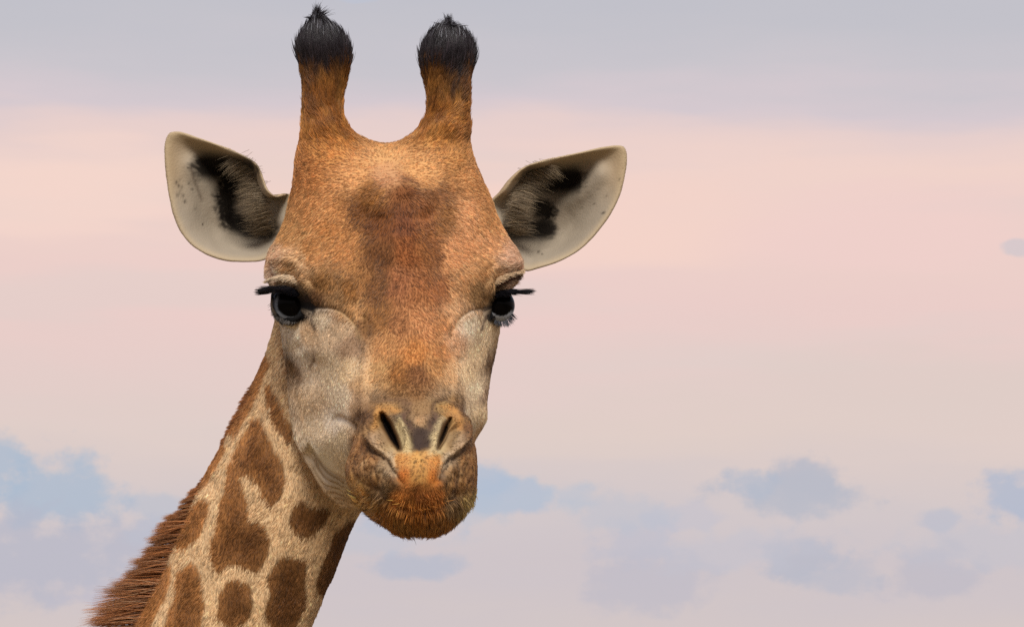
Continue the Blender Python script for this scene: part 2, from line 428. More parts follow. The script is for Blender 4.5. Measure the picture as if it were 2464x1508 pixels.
def sculpt(P, N):
    """creases, folds and the nose, as displacement of the real surface towards (+) or away from (-) the viewer's side of the face"""
    U, V, Dp = P[:, 0], -P[:, 2], -P[:, 1]
    front = sstep(-N[:, 1], .05, .35)
    h = np.zeros(len(P))            # along the normal
    hd = np.zeros(len(P))           # straight back into the head
    def crease(pts, width, depth, side=0., fade=(0, 1)):
        q = np.array(pts); m = width * 3; out = np.zeros(len(U))
        k = (U > q[:, 0].min() - m) & (U < q[:, 0].max() + m) & (V > q[:, 1].min() - m) & (V < q[:, 1].max() + m)
        d, t = line_dist(U[k], V[k], spline(pts)); f = sstep(t, 0, .22) * (1 - sstep(t, .75, 1))
        out[k] = -depth * np.exp(-(d / width) ** 2) * f
        return out
    def ridge(pts, width, height):
        return -crease(pts, width, height)
    face = front * sstep(Dp, -60, 0)
    # crease that runs from the inner eye corner round to the tear pit
    for pts, dep in (([(746, 737), (775, 738), (805, 742), (832, 756), (852, 778), (866, 805)], 5), ([(1172, 744), (1150, 741), (1125, 750), (1105, 768), (1094, 795), (1088, 830)], 5)):
        h += face * crease(pts, 6, dep)
    h += face * crease([(872, 748), (881, 785), (880, 822)], 10, 8)
    h += face * crease([(1086, 750), (1082, 790), (1080, 830)], 9, 4)
    # bridge edges and the vein ridges below
    h += face * ridge([(890, 800), (882, 870), (874, 950), (874, 1020)], 13, 8)
    h += face * crease([(866, 810), (858, 870), (848, 930), (842, 1000)], 16, 7)
    h += face * ridge([(1090, 850), (1094, 900), (1092, 950), (1096, 990)], 7, 8)
    h += face * crease([(1106, 850), (1110, 900), (1110, 950)], 8, 6)
    h += face * ridge([(1124, 860), (1128, 920), (1130, 980)], 6, 5)
    h += face * crease([(1142, 870), (1144, 930), (1146, 1000)], 6, 5)
    h += face * ridge([(860, 1010), (866, 1040), (858, 1060)], 6, 6)
    # cheek muscle hollow and swell
    h += face * 16 * np.exp(-(((U - 800) / 55) ** 2 + ((V - 1065) / 45) ** 2))
    h += face * crease([(800, 1000), (830, 1010), (852, 1028), (858, 1050)], 9, 12)
    h -= face * 9 * np.exp(-(((U - 745) / 30) ** 2 + ((V - 900) / 40) ** 2))
    h += face * crease([(750, 865), (756, 880)], 4, 5)
    # brow folds over the eyes
    for k in range(5):
        o = k * 11
        h += face * crease([(665 - o * .2, 668 - o), (700, 655 - o * .9), (735, 668 - o * .8), (765 + o * .3, 700 - o * .6)], 4.5, 4.6 - .6 * k)
        h += face * crease([(1245, 655 - o), (1215, 652 - o * .9), (1185, 668 - o * .8), (1160 - o * .3, 695 - o * .6)], 4.5, 4.4 - .6 * k)
    # folds of the forehead boss
    h += face * 9 * np.exp(-(((U - 960) / 60) ** 2 + ((V - 500) / 45) ** 2)) + face * fbm(P, 60, 5) * 5 * np.exp(-(((U - 960) / 120) ** 2 + ((V - 530) / 110) ** 2))
    h += face * crease([(880, 520), (900, 490), (940, 462), (985, 455), (1040, 470)], 9, 5)
    h += face * crease([(1025, 560), (1060, 590), (1075, 630)], 9, 5)
    h += face * crease([(905, 600), (898, 700), (905, 800)], 26, 8) + face * crease([(1062, 610), (1074, 710), (1070, 800)], 24, 7)
    # wrinkled skin between the horns
    tw = np.exp(-(((U - 935) / 95) ** 2 + ((V - 408) / 34) ** 2))
    h += face * tw * 5.5 * (1 - 2.2 * np.abs(fbm(P * [.30, 1, 1.5] + [0, 0, 12], 17, 61, 2)))
    h += face * 3.2 * fbm(P * [.8, 1, 1], 30, 62, 3) * np.exp(-(((U - 960) / 110) ** 2 + ((V - 540) / 130) ** 2))
    # heavy lid fold and the cheek bone under the eye
    h += face * ridge([(648, 690), (675, 672), (715, 676), (755, 708), (790, 735)], 15, 6) + face * ridge([(1248, 684), (1222, 676), (1190, 690), (1160, 718)], 14, 5)
    h += face * ridge([(690, 800), (740, 830), (800, 845), (850, 850)], 26, 7)
    # throat folds behind the corner of the mouth
    th = face * (1 - sstep(Dp, 330, 450))
    for k in range(7):
        o = k * 15
        h += th * crease([(745 - o * .3, 1062 + o * .3), (765 - o * .45, 1105 + o * .5), (795 - o * .45, 1140 + o * .7), (845, 1160 + o * .62)], 4.8, 21 - 2.2 * k)
    # nose
    mz = sstep(Dp, 400, 480) * front
    for ns in NOSTRIL:
        s = ns['slit']; d, t = line_dist(U, V, s)
        w = np.interp(t, [0, .35, .7, 1], ns['w'])
        sgn = 1 if s[0][0] < 1000 else -1
        inner = sstep(w - d, -3, 11)
        hd += mz * 75 * inner
    for pts, w_, dep in (([(905, 985), (893, 1010), (888, 1040), (888, 1068), (902, 1090), (925, 1100), (938, 1122), (950, 1150)], 5, 12),
                         ([(955, 983), (935, 977), (915, 988), (905, 1012), (898, 1040), (899, 1065), (915, 1084), (936, 1092)], 8, -15),
                         ([(917, 1022), (922, 1045), (936, 1070), (952, 1088)], 14, 34), ([(956, 1000), (971, 1028), (981, 1056), (976, 1086)], 8, -14),
                         ([(1106, 985), (1116, 1010), (1121, 1040), (1118, 1070), (1102, 1092), (1086, 1102), (1070, 1125), (1060, 1150)], 5, 12),
                         ([(1060, 980), (1078, 975), (1097, 988), (1107, 1012), (1111, 1040), (1107, 1068), (1092, 1086), (1075, 1098)], 8, -15),
                         ([(1094, 1022), (1089, 1045), (1078, 1070), (1066, 1088)], 13, 28), ([(1067, 1003), (1053, 1030), (1044, 1058), (1046, 1086)], 8, -13),
                         ([(1042, 990), (1046, 972), (1058, 965), (1072, 966)], 4, 6), ([(955, 1092), (952, 1120), (958, 1150), (975, 1168)], 6, 4), ([(1056, 1092), (1060, 1120), (1054, 1150), (1040, 1168)], 6, 4)):
        h += mz * crease(pts, w_, dep)
    for cx in (908, 1100): h += mz * 22 * np.exp(-(((U - cx) / 24) ** 2 + ((V - 1048) / 42) ** 2))
    h -= mz * 16 * np.exp(-(((U - 1010) / 24) ** 2 + ((V - 1058) / 24) ** 2))     # groove of the nose tip
    h += mz * 11 * np.exp(-(((U - 1012) / 32) ** 2 + ((V - 1012) / 14) ** 2))
    for pts, dep in (([(905, 1080), (925, 1112), (948, 1140), (955, 1165)], 9), ([(1105, 1090), (1085, 1120), (1068, 1145), (1058, 1165)], 9),
                     ([(875, 990), (890, 975), (915, 965), (950, 960)], 4), ([(1050, 975), (1045, 1000), (1050, 1020)], 5), ([(985, 985), (975, 1010), (985, 1035)], 5),
                     ([(1062, 965), (1085, 962), (1104, 985)], 5), ([(915, 1130), (905, 1160), (915, 1185)], 6), ([(1095, 1130), (1105, 1165), (1090, 1195)], 6), ([(1120, 1110), (1130, 1150), (1120, 1185)], 5),
                     ([(850, 1150), (880, 1165), (920, 1190), (960, 1215), (1010, 1226), (1060, 1215), (1105, 1190), (1140, 1170)], 9)):
        h += mz * crease(pts, 6, dep)
    h += mz * 8 * np.exp(-(((U - 1006) / 46) ** 2 + ((V - 1125) / 48) ** 2))      # upper lip pad
    wr = np.exp(-(((U - 885) / 55) ** 2 + ((V - 1130) / 70) ** 2)) + np.exp(-(((U - 1110) / 45) ** 2 + ((V - 1130) / 70) ** 2))
    h += mz * (np.exp(-(((U - 885) / 60) ** 2 + ((V - 1130) / 80) ** 2)) + np.exp(-(((U - 1110) / 50) ** 2 + ((V - 1130) / 80) ** 2))) * 7 * fbm(P, 44, 19, 2)
    h += mz * wr * 9.0 * (np.abs(fbm(P * [1, 1, .8], 26, 9, 3)) * 2 - .5)
    # neck muscles
    nk = (1 - sstep(Dp, -60, 0)) * front
    h += nk * crease([(655, 850), (640, 940), (610, 1040), (585, 1120), (560, 1200)], 12, 12)
    h += nk * ridge([(672, 850), (668, 930), (650, 1010), (600, 1100), (560, 1180), (530, 1300)], 15, 9)
    h += nk * crease([(470, 1130), (520, 1180), (500, 1260), (440, 1340), (400, 1440), (360, 1560)], 16, 5)
    h += nk * ridge([(700, 1130), (680, 1250), (650, 1400), (600, 1600)], 40, 12)
    # overall softness so nothing is perfectly even
    h += fbm(P, 42, 31) * 1.6 + fbm(P, 120, 77) * 3
    return P + N * h[:, None] + np.stack([np.zeros_like(hd), hd, np.zeros_like(hd)], 1)


N = normals(P, Q)
P = sculpt(P, N)
P = smooth(P, E_, 1, .5)
# lids wrap the eyeballs
for ey in EYES:
    c = np.array([ey['c'][0], -ey['c'][2], -ey['c'][1]]); r = ey['r']
    N = normals(P, Q)
    w = P - c; rho = np.linalg.norm(w, axis=1); U, V = P[:, 0], -P[:, 2]
    near = (rho < r + 70) & (-P[:, 1] > ey['c'][2] - 70)
    idx = np.where(near)[0]
    dirn = w[idx] / np.maximum(rho[idx], 1e-6)[:, None]
    sd = poly_sdf(c[0] + dirn[:, 0] * (r + 4), -(c[2] + dirn[:, 2] * (r + 4)), ey['op'])
    facing = sstep(-dirn[:, 1], -.25, .05)
    lid = r + 5 + 5 * np.exp(-((sd - 5) / 5) ** 2)
    tgt_out = np.where(rho[idx] < lid, lid, lid + (rho[idx] - lid) * sstep(sd, 2, 34))
    tgt = tgt_out * (1 - sstep(-sd, -2, 3)) + (r - 14) * sstep(-sd, -2, 3)
    new = rho[idx] + (tgt - rho[idx]) * facing
    P[idx] = c + dirn * new[:, None]
P = smooth(P, E_, 1, .4)
N = normals(P, Q)

# ------------------------------------------------------------------ ears: cupped shells with thickness
EARS = [dict(side=-1, out=[(700, 468), (668, 474), (645, 456), (634, 428), (620, 396), (588, 374), (550, 357), (505, 340), (460, 325), (428, 316), (408, 320), (398, 338), (396, 365), (399, 420), (408, 480), (425, 540), (452, 582), (490, 610), (540, 627), (592, 631), (640, 625), (680, 590), (700, 530)],
             c=(560, 480)),
        dict(side=1, out=[(1172, 500), (1200, 462), (1225, 430), (1255, 404), (1290, 390), (1340, 378), (1400, 365), (1455, 353), (1490, 350), (1504, 358), (1509, 380), (1504, 425), (1490, 475), (1465, 522), (1430, 568), (1390, 606), (1340, 632), (1295, 646), (1262, 652), (1225, 625), (1185, 570)],
             c=(1330, 480))]


def ear_front_depth(U, V, t, side):
    # t: 0 in the middle, 1 at the rim
    m = (lambda u: u) if side < 0 else (lambda u: u)
    base = -150 + 40 * sstep(1 - t, 0, .12) * 0
    if side < 0:
        x = (U - 400) / 280                       # 0 outer tip side, 1 at the head
        bowl = 135 * sstep(x, .1, .62) * sstep(1 - t, .02, .50) + 26 * sstep(1 - t, .0, .30)
        roll = 58 * np.exp(-(line_dist(U, V, spline([(575, 372), (612, 398), (632, 440), (650, 480), (665, 530)]))[0] / 26) ** 2)
        fold = 30 * np.exp(-(line_dist(U, V, spline([(465, 400), (500, 455), (520, 500), (545, 560)]))[0] / 24) ** 2)
        flap = 45 * np.exp(-(((U - 625) / 38) ** 2 + ((V - 490) / 42) ** 2))
        slope = 50 * x
    else:
        x = (1510 - U) / 320
        bowl = 135 * sstep(x, .1, .62) * sstep(1 - t, .02, .50) + 26 * sstep(1 - t, .0, .30)
        roll = 58 * np.exp(-(line_dist(U, V, spline([(1300, 392), (1262, 408), (1238, 450), (1222, 500), (1215, 540)]))[0] / 26) ** 2)
        fold = 30 * np.exp(-(line_dist(U, V, spline([(1440, 420), (1390, 470), (1345, 500), (1330, 560)]))[0] / 24) ** 2)
        flap = 45 * np.exp(-(((U - 1250) / 38) ** 2 + ((V - 490) / 42) ** 2))
        slope = 50 * x
    return -165 - bowl + roll + fold * .6 + flap + slope


def build_ear(ea):
    out = crom(np.array(ea['out'], float), np.linspace(0, len(ea['out']), 150, endpoint=False), True)
    c = np.array(ea['c'], float); nt = 46
    ts = np.concatenate([np.linspace(.02, .9, 34), np.linspace(.915, 1, nt - 34)])
    F, B = [], []
    for t in ts:
        p = c + (out - c) * t
        U, V = p[:, 0], p[:, 1]
        df = ear_front_depth(U, V, np.full(len(U), t), ea['side'])
        th = 5 + 9 * (1 - t) ** .5 + 22 * sstep(1 - t, .05, .6)
        rimr = 5 * np.sqrt(max(0, 1 - ((t - .95) / .05) ** 2)) if t > .95 else 5
        F.append(np.stack([U, -(df - (5 - rimr)), -V], 1)); B.append(np.stack([U, -(df - 5 - (th - 5) - rimr), -V], 1))
    F, B = np.array(F), np.array(B)
    n = 150; V_ = np.vstack([F.reshape(-1, 3), B.reshape(-1, 3)])
    q = []; off = nt * n
    for i in range(nt - 1):
        j = np.arange(n); k = (j + 1) % n
        a = i * n
        q.append(np.stack([a + j, a + n + j, a + n + k, a + k], 1)); q.append(np.stack([off + a + j, off + a + k, off + a + n + k, off + a + n + j], 1))
    a = (nt - 1) * n; j = np.arange(n); k = (j + 1) % n
    q.append(np.stack([a + j, off + a + j, off + a + k, a + k], 1))
    # close the small centre holes with quads across
    for o, flip in ((0, 0), (off, 1)):
        for j in range(0, n // 2 - 1):
            f = [o + j, o + j + 1, o + n - 2 - j, o + n - 1 - j]
            q.append(np.array([f[::-1] if flip else f]))
    Qe = np.vstack(q)
    Pe = V_; Ne = normals(Pe, Qe)
    # orientation check: the front sheet must face the viewer
    if Ne[:nt * n, 1].mean() > 0: Qe = Qe[:, ::-1].copy()
    Ee = edges_of(Qe)
    Pe = smooth(Pe, Ee, 3, .5)
    Ne = normals(Pe, Qe)
    isfront = np.arange(len(Pe)) < nt * n
    tt = np.concatenate([np.repeat(ts, n)] * 2)
    Pe = Pe + Ne * (fbm(Pe, 30, 3) * 1.5)[:, None]
    return Pe, Qe, Ne, isfront, tt


# ------------------------------------------------------------------ coat colour with some shading painted in, as a function of place on the animal
CHEEK_GAIN = 1.0
FACE = np.array([
    (930, 370, 200, 150, 100), (800, 350, 188, 128, 72), (740, 420, 185, 125, 75), (1090, 360, 190, 135, 82), (1150, 430, 200, 145, 95), (850, 430, 200, 145, 95), (930, 425, 188, 138, 98), (1020, 425, 205, 152, 100),
    (890, 470, 178, 116, 68), (970, 468, 160, 95, 60), (1040, 470, 168, 108, 72), (870, 515, 152, 92, 52), (915, 530, 152, 88, 50), (965, 540, 158, 92, 64), (1020, 520, 170, 104, 68), (1065, 520, 178, 118, 76), (760, 510, 198, 142, 92), (810, 540, 192, 134, 82), (1120, 520, 212, 158, 112), (1175, 520, 205, 150, 100),
    (700, 560, 194, 145, 96), (760, 600, 190, 136, 86), (830, 600, 184, 128, 78), (915, 610, 152, 90, 54), (975, 600, 172, 96, 56), (1035, 600, 172, 102, 60), (1100, 600, 202, 146, 100), (1170, 590, 203, 150, 105), (1235, 620, 204, 168, 130),
    (655, 625, 204, 170, 130), (700, 640, 196, 156, 112), (665, 665, 210, 185, 155), (720, 668, 190, 150, 108), (780, 680, 176, 126, 78), (850, 700, 174, 120, 70), (910, 700, 164, 104, 60), (970, 690, 170, 104, 66), (1010, 700, 176, 108, 64), (1060, 700, 178, 108, 62), (1110, 690, 190, 140, 95), (1160, 650, 195, 145, 98), (1215, 660, 206, 178, 140),
    (1150, 710, 176, 135, 92), (760, 715, 140, 98, 66), (800, 722, 180, 138, 96), (850, 750, 184, 138, 92), (905, 765, 172, 112, 62), (960, 780, 182, 118, 74), (1020, 780, 194, 130, 84), (1060, 780, 195, 130, 80), (1100, 745, 196, 154, 112), (775, 765, 205, 188, 170), (740, 800, 186, 158, 130), (800, 805, 178, 154, 130), (705, 805, 205, 190, 175),
    (830, 790, 184, 158, 132), (840, 830, 176, 144, 112), (880, 790, 158, 110, 70), (930, 830, 196, 136, 86), (1000, 850, 196, 126, 70), (1060, 840, 190, 126, 76), (1090, 820, 200, 158, 115), (1130, 780, 214, 196, 178), (1170, 800, 208, 186, 160), (1150, 850, 208, 184, 155), (1190, 870, 150, 115, 85),
    (720, 860, 205, 190, 176), (745, 905, 200, 180, 160), (790, 880, 204, 184, 160), (840, 890, 205, 180, 150), (872, 930, 198, 162, 126), (920, 900, 192, 142, 92), (955, 900, 176, 112, 60), (1010, 900, 162, 102, 62), (1050, 880, 188, 130, 80), (1084, 900, 196, 156, 112), (1120, 900, 205, 180, 150), (1150, 930, 218, 198, 174), (1176, 940, 172, 140, 108),
    (690, 880, 158, 120, 82), (760, 960, 194, 170, 145), (820, 950, 210, 192, 172), (715, 970, 190, 165, 138), (800, 1010, 212, 196, 182), (760, 1030, 196, 176, 154), (830, 1060, 184, 164, 138), (735, 1085, 206, 192, 172), (780, 1110, 196, 178, 150), (820, 1110, 186, 162, 130), (760, 1170, 200, 180, 148), (820, 1190, 196, 170, 134),
    (1150, 1000, 208, 184, 154), (1160, 1045, 192, 162, 130)], float)
MUZ = np.array([
    (870, 960, 185, 150, 118), (910, 950, 150, 112, 84), (960, 945, 160, 116, 80), (1000, 945, 164, 114, 76), (1060, 945, 158, 118, 88), (885, 1000, 140, 100, 76), (870, 1080, 178, 124, 86), (850, 1130, 176, 126, 90), (895, 1105, 172, 122, 86), (850, 1180, 184, 126, 74), (900, 1160, 172, 124, 84),
    (1010, 985, 172, 134, 102), (965, 985, 140, 108, 86), (960, 1005, 128, 102, 86), (1010, 1015, 188, 152, 118), (1010, 1052, 86, 68, 60), (1010, 1068, 82, 64, 56), (985, 1025, 116, 92, 78), (1040, 1020, 112, 88, 76), (1000, 1035, 140, 115, 95),
    (1110, 985, 142, 104, 82), (1130, 1040, 155, 106, 76), (960, 1105, 210, 145, 88), (1010, 1100, 212, 158, 102), (1045, 1105, 218, 148, 88), (968, 1145, 205, 122, 64), (1010, 1145, 208, 152, 96), (1048, 1145, 208, 126, 64), (925, 1120, 172, 150, 122), (940, 1135, 165, 145, 120), (945, 1165, 140, 100, 70), (1075, 1110, 190, 170, 142), (1070, 1150, 130, 92, 64), (1090, 1140, 160, 115, 78), (1125, 1095, 178, 124, 84), (1132, 1150, 172, 122, 84), (1095, 1170, 172, 120, 76),
    (895, 1205, 168, 112, 64), (930, 1230, 172, 102, 50), (960, 1200, 184, 108, 54), (1010, 1180, 156, 88, 46), (1010, 1225, 168, 94, 42), (1050, 1200, 180, 102, 50), (1085, 1205, 132, 92, 62), (1125, 1210, 178, 134, 82), (915, 1180, 135, 98, 68), (960, 1265, 164, 102, 52), (1010, 1275, 164, 98, 46), (1070, 1255, 160, 96, 48), (880, 1200, 184, 124, 70),
    (918, 990, 186, 136, 90), (908, 1015, 182, 136, 92), (945, 975, 176, 134, 96), (960, 1030, 190, 172, 132), (978, 1070, 190, 172, 132), (915, 1060, 172, 144, 114), (935, 1085, 190, 165, 128), (1085, 985, 188, 136, 90), (1098, 1010, 182, 136, 92), (1048, 1050, 192, 175, 138), (1050, 1085, 190, 172, 134), (1095, 1060, 166, 138, 110), (1068, 975, 175, 140, 100)], float)


FACE[:, 2:5] = np.where((FACE[:, 1:2] > 745) & (FACE[:, 4:5] > 118), np.minimum(FACE[:, 2:5] * CHEEK_GAIN, 244), FACE[:, 2:5])
def tune(T):
    r, g, b = T[:, 2], T[:, 3], T[:, 4]; pale = b > 112
    k = np.where(r <= 165, .80, np.where(r <= 182, .88, .955))[:, None] * np.array([1, .975, .90])
    k = np.where(pale[:, None], np.array([[.97, .94, .90]]), k)
    T[:, 2:5] *= k


tune(FACE); ch_ = MUZ[:, 1] > 1172; keep_ = MUZ[ch_, 2:5] * np.array([1.08, 1.20, 1.25]); tune(MUZ); MUZ[:, 2:5] *= .95; MUZ[ch_, 2:5] = keep_
st_ = (FACE[:, 4] < 88) & (np.abs(FACE[:, 0] - 985) < 88) & (FACE[:, 1] > 560) & (FACE[:, 1] < 960); FACE[st_, 2:5] *= np.array([.95, .985, 1.02])
pt_ = (np.abs(FACE[:, 0] - 968) < 108) & (FACE[:, 1] > 455) & (FACE[:, 1] < 645) & (FACE[:, 2] < 160); FACE[pt_, 2:5] *= np.array([.91, .92, .83])
ck_ = (FACE[:, 4] > 105) & (FACE[:, 1] > 740); FACE[ck_, 2:5] *= np.array([1.13, 1.16, 1.17]); FACE[~ck_, 2:5] *= np.array([1.04, 1.05, 1.16]); FACE[:, 2:5] = np.minimum(FACE[:, 2:5], 242)
FACE = np.vstack([FACE, [(690, 684, 226, 204, 176), (672, 660, 232, 208, 180), (700, 655, 216, 184, 146), (665, 690, 212, 192, 165), (720, 690, 180, 145, 105), (1190, 675, 190, 150, 110), (870, 1010, 212, 186, 154), (868, 970, 206, 176, 142), (1092, 960, 206, 176, 140), (1106, 1000, 222, 200, 172), (1128, 1020, 226, 206, 180)]])
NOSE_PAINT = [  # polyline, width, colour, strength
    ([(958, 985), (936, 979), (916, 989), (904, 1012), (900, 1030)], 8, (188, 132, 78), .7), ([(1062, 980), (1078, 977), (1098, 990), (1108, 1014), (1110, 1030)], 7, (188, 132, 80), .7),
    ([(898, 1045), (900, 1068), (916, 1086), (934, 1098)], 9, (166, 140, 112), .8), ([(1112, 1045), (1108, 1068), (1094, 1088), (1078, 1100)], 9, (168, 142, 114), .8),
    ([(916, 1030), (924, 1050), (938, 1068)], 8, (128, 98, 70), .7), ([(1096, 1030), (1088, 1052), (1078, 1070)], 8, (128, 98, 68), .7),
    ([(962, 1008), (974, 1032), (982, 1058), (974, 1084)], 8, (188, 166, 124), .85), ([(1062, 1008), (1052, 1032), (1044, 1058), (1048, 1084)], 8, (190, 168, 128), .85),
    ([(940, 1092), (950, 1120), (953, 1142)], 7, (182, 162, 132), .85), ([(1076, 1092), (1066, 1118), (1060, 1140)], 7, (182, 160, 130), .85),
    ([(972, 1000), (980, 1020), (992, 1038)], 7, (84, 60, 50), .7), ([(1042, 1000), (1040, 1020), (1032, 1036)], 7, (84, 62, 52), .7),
    ([(903, 986), (891, 1012), (886, 1042), (887, 1070), (902, 1092), (926, 1103), (940, 1124), (951, 1150)], 4, (70, 46, 34), .75), ([(1108, 986), (1118, 1012), (1123, 1042), (1119, 1072), (1103, 1094), (1086, 1104), (1070, 1126), (1061, 1150)], 4, (70, 46, 34), .75),  # shade in the wing creases, painted as dark lines
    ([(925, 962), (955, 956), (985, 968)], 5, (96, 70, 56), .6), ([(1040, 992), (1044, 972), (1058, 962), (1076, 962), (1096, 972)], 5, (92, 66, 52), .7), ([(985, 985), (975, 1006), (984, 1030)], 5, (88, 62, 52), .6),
    ([(900, 1118), (890, 1145), (905, 1172)], 4, (84, 56, 40), .6), ([(918, 1125), (912, 1150), (928, 1180)], 4, (84, 56, 40), .6), ([(1092, 1112), (1104, 1140), (1096, 1175)], 4, (84, 56, 40), .6), ([(1118, 1090), (1130, 1125), (1122, 1165)], 4, (90, 60, 42), .5), ([(868, 1090), (858, 1120), (866, 1150)], 4, (92, 62, 44), .5),  # lip folds deepened by painted dark lines
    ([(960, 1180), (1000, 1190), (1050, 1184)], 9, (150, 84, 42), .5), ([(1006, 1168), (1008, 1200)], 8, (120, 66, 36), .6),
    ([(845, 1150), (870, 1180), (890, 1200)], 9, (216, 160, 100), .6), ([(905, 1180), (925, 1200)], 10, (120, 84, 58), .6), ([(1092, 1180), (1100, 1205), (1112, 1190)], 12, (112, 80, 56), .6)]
PAD = [(993, 1034), (1010, 1028), (1032, 1034), (1040, 1060), (1036, 1084), (1012, 1090), (990, 1082), (986, 1060)]


def shepard(U, V, pts, pw=4.6, eps=10.0):
    col = lin(pts[:, 2:5]); pts32 = pts.astype(np.float32); out = np.zeros((len(U), 3)); step = 60000
    for s in range(0, len(U), step):
        u, v = U[s:s + step, None].astype(np.float32), V[s:s + step, None].astype(np.float32)
        w = ((u - pts32[None, :, 0]) ** 2 + (v - pts32[None, :, 1]) ** 2 + np.float32(eps * eps)) ** np.float32(-pw / 2)
        out[s:s + step] = (w @ col) / w.sum(1, keepdims=True)
    return out


def zp(pts):  # patch outlines
    return [(x * .322 + 180.5, y * .322 + 1022.7) for x, y in pts]


PATCH = [zp([(1230, 100), (1290, 20), (1330, -60), (1400, -60), (1440, 60), (1480, 180), (1540, 250), (1560, 340), (1590, 400), (1560, 480), (1530, 550), (1470, 620), (1430, 570), (1380, 490), (1350, 420), (1290, 370), (1240, 400), (1260, 480), (1290, 560), (1300, 640), (1300, 700), (1370, 700), (1440, 770), (1470, 860), (1450, 950), (1410, 1040), (1350, 1110), (1290, 1080), (1240, 1050), (1150, 1040), (1080, 1110), (1050, 1080), (1020, 960), (1000, 870), (1050, 780), (1070, 680), (1080, 590), (1110, 500), (1130, 420), (1150, 280), (1190, 200)]),
         [(640, 925), (655, 930), (668, 958), (690, 1000), (704, 1040), (706, 1066), (690, 1060), (668, 1038), (652, 1000), (640, 960)],
         zp([(980, 540), (1020, 560), (1000, 650), (970, 720), (930, 830), (870, 880), (830, 930), (760, 920), (740, 860), (770, 760), (800, 680), (870, 600), (930, 550)]),
         zp([(1700, 540), (1760, 600), (1850, 600), (1930, 640), (1890, 690), (1850, 760), (1780, 810), (1740, 850), (1690, 810), (1630, 780), (1600, 700), (1610, 640), (1650, 580)]),
         zp([(2140, 680), (2120, 780), (2060, 920), (1990, 1060), (1940, 1190), (1880, 1300), (1815, 1240), (1820, 1100), (1850, 1020), (1900, 900), (1950, 790), (2030, 720)]),
         zp([(1530, 980), (1580, 960), (1650, 980), (1720, 1010), (1740, 1080), (1720, 1170), (1730, 1260), (1720, 1350), (1690, 1430), (1640, 1520), (1560, 1560), (1480, 1520), (1420, 1440), (1430, 1340), (1460, 1220), (1450, 1150), (1480, 1070), (1520, 1010)]),
         zp([(1130, 1160), (1200, 1140), (1290, 1160), (1320, 1200), (1310, 1280), (1340, 1350), (1310, 1430), (1240, 1480), (1180, 1520), (1120, 1490), (1060, 1430), (1070, 1340), (1060, 1260), (1100, 1200)]),
         zp([(870, 1010), (920, 1050), (950, 1130), (960, 1250), (960, 1350), (950, 1450), (930, 1600), (820, 1680), (650, 1600), (660, 1508), (690, 1400), (740, 1290), (740, 1190), (760, 1100), (810, 1050)]),
         zp([(680, 1000), (720, 1060), (720, 1130), (690, 1200), (680, 1280), (640, 1360), (600, 1440), (570, 1508), (540, 1600), (380, 1640), (330, 1600), (440, 1490), (470, 1400), (520, 1290), (540, 1190), (580, 1100), (640, 1040)]),
         [(640, 845), (650, 870), (622, 950), (592, 1010), (566, 1046), (550, 1030), (560, 985), (590, 920), (620, 860)],
         [(535, 1052), (548, 1075), (522, 1120), (497, 1158), (478, 1182), (470, 1160), (500, 1110), (515, 1070)],
         [(682, 835), (700, 850), (730, 888), (726, 915), (700, 912), (688, 880)]]


LIDS = [[(650, 707), (664, 694), (690, 688), (716, 695), (742, 716), (774, 738), (748, 749), (728, 769), (706, 783), (684, 779), (664, 763), (653, 736)],
        [(1164, 744), (1178, 720), (1200, 706), (1225, 702), (1243, 708), (1241, 736), (1233, 761), (1216, 779), (1196, 777), (1180, 765)]]


def cells(U, V, size=150, seed=5):
    """patch mask from jittered cells, for the coat beyond the outlined patches"""
    gx, gy = np.floor(U / size).astype(np.int64), np.floor(V / size).astype(np.int64)
    d1 = np.full(U.shape, 1e9); d2 = np.full(U.shape, 1e9)
    for i in (-1, 0, 1):
        for j in (-1, 0, 1):
            cx, cy = gx + i, gy + j
            px = (cx + .2 + .6 * _hash(cx, cy, cx * 0, seed)) * size; py = (cy + .2 + .6 * _hash(cx, cy, cx * 0, seed + 3)) * size
            d = np.hypot(U - px, V - py)
            d2 = np.minimum(d2, np.maximum(d1, d)); d1 = np.minimum(d1, d)
    return (d2 - d1)


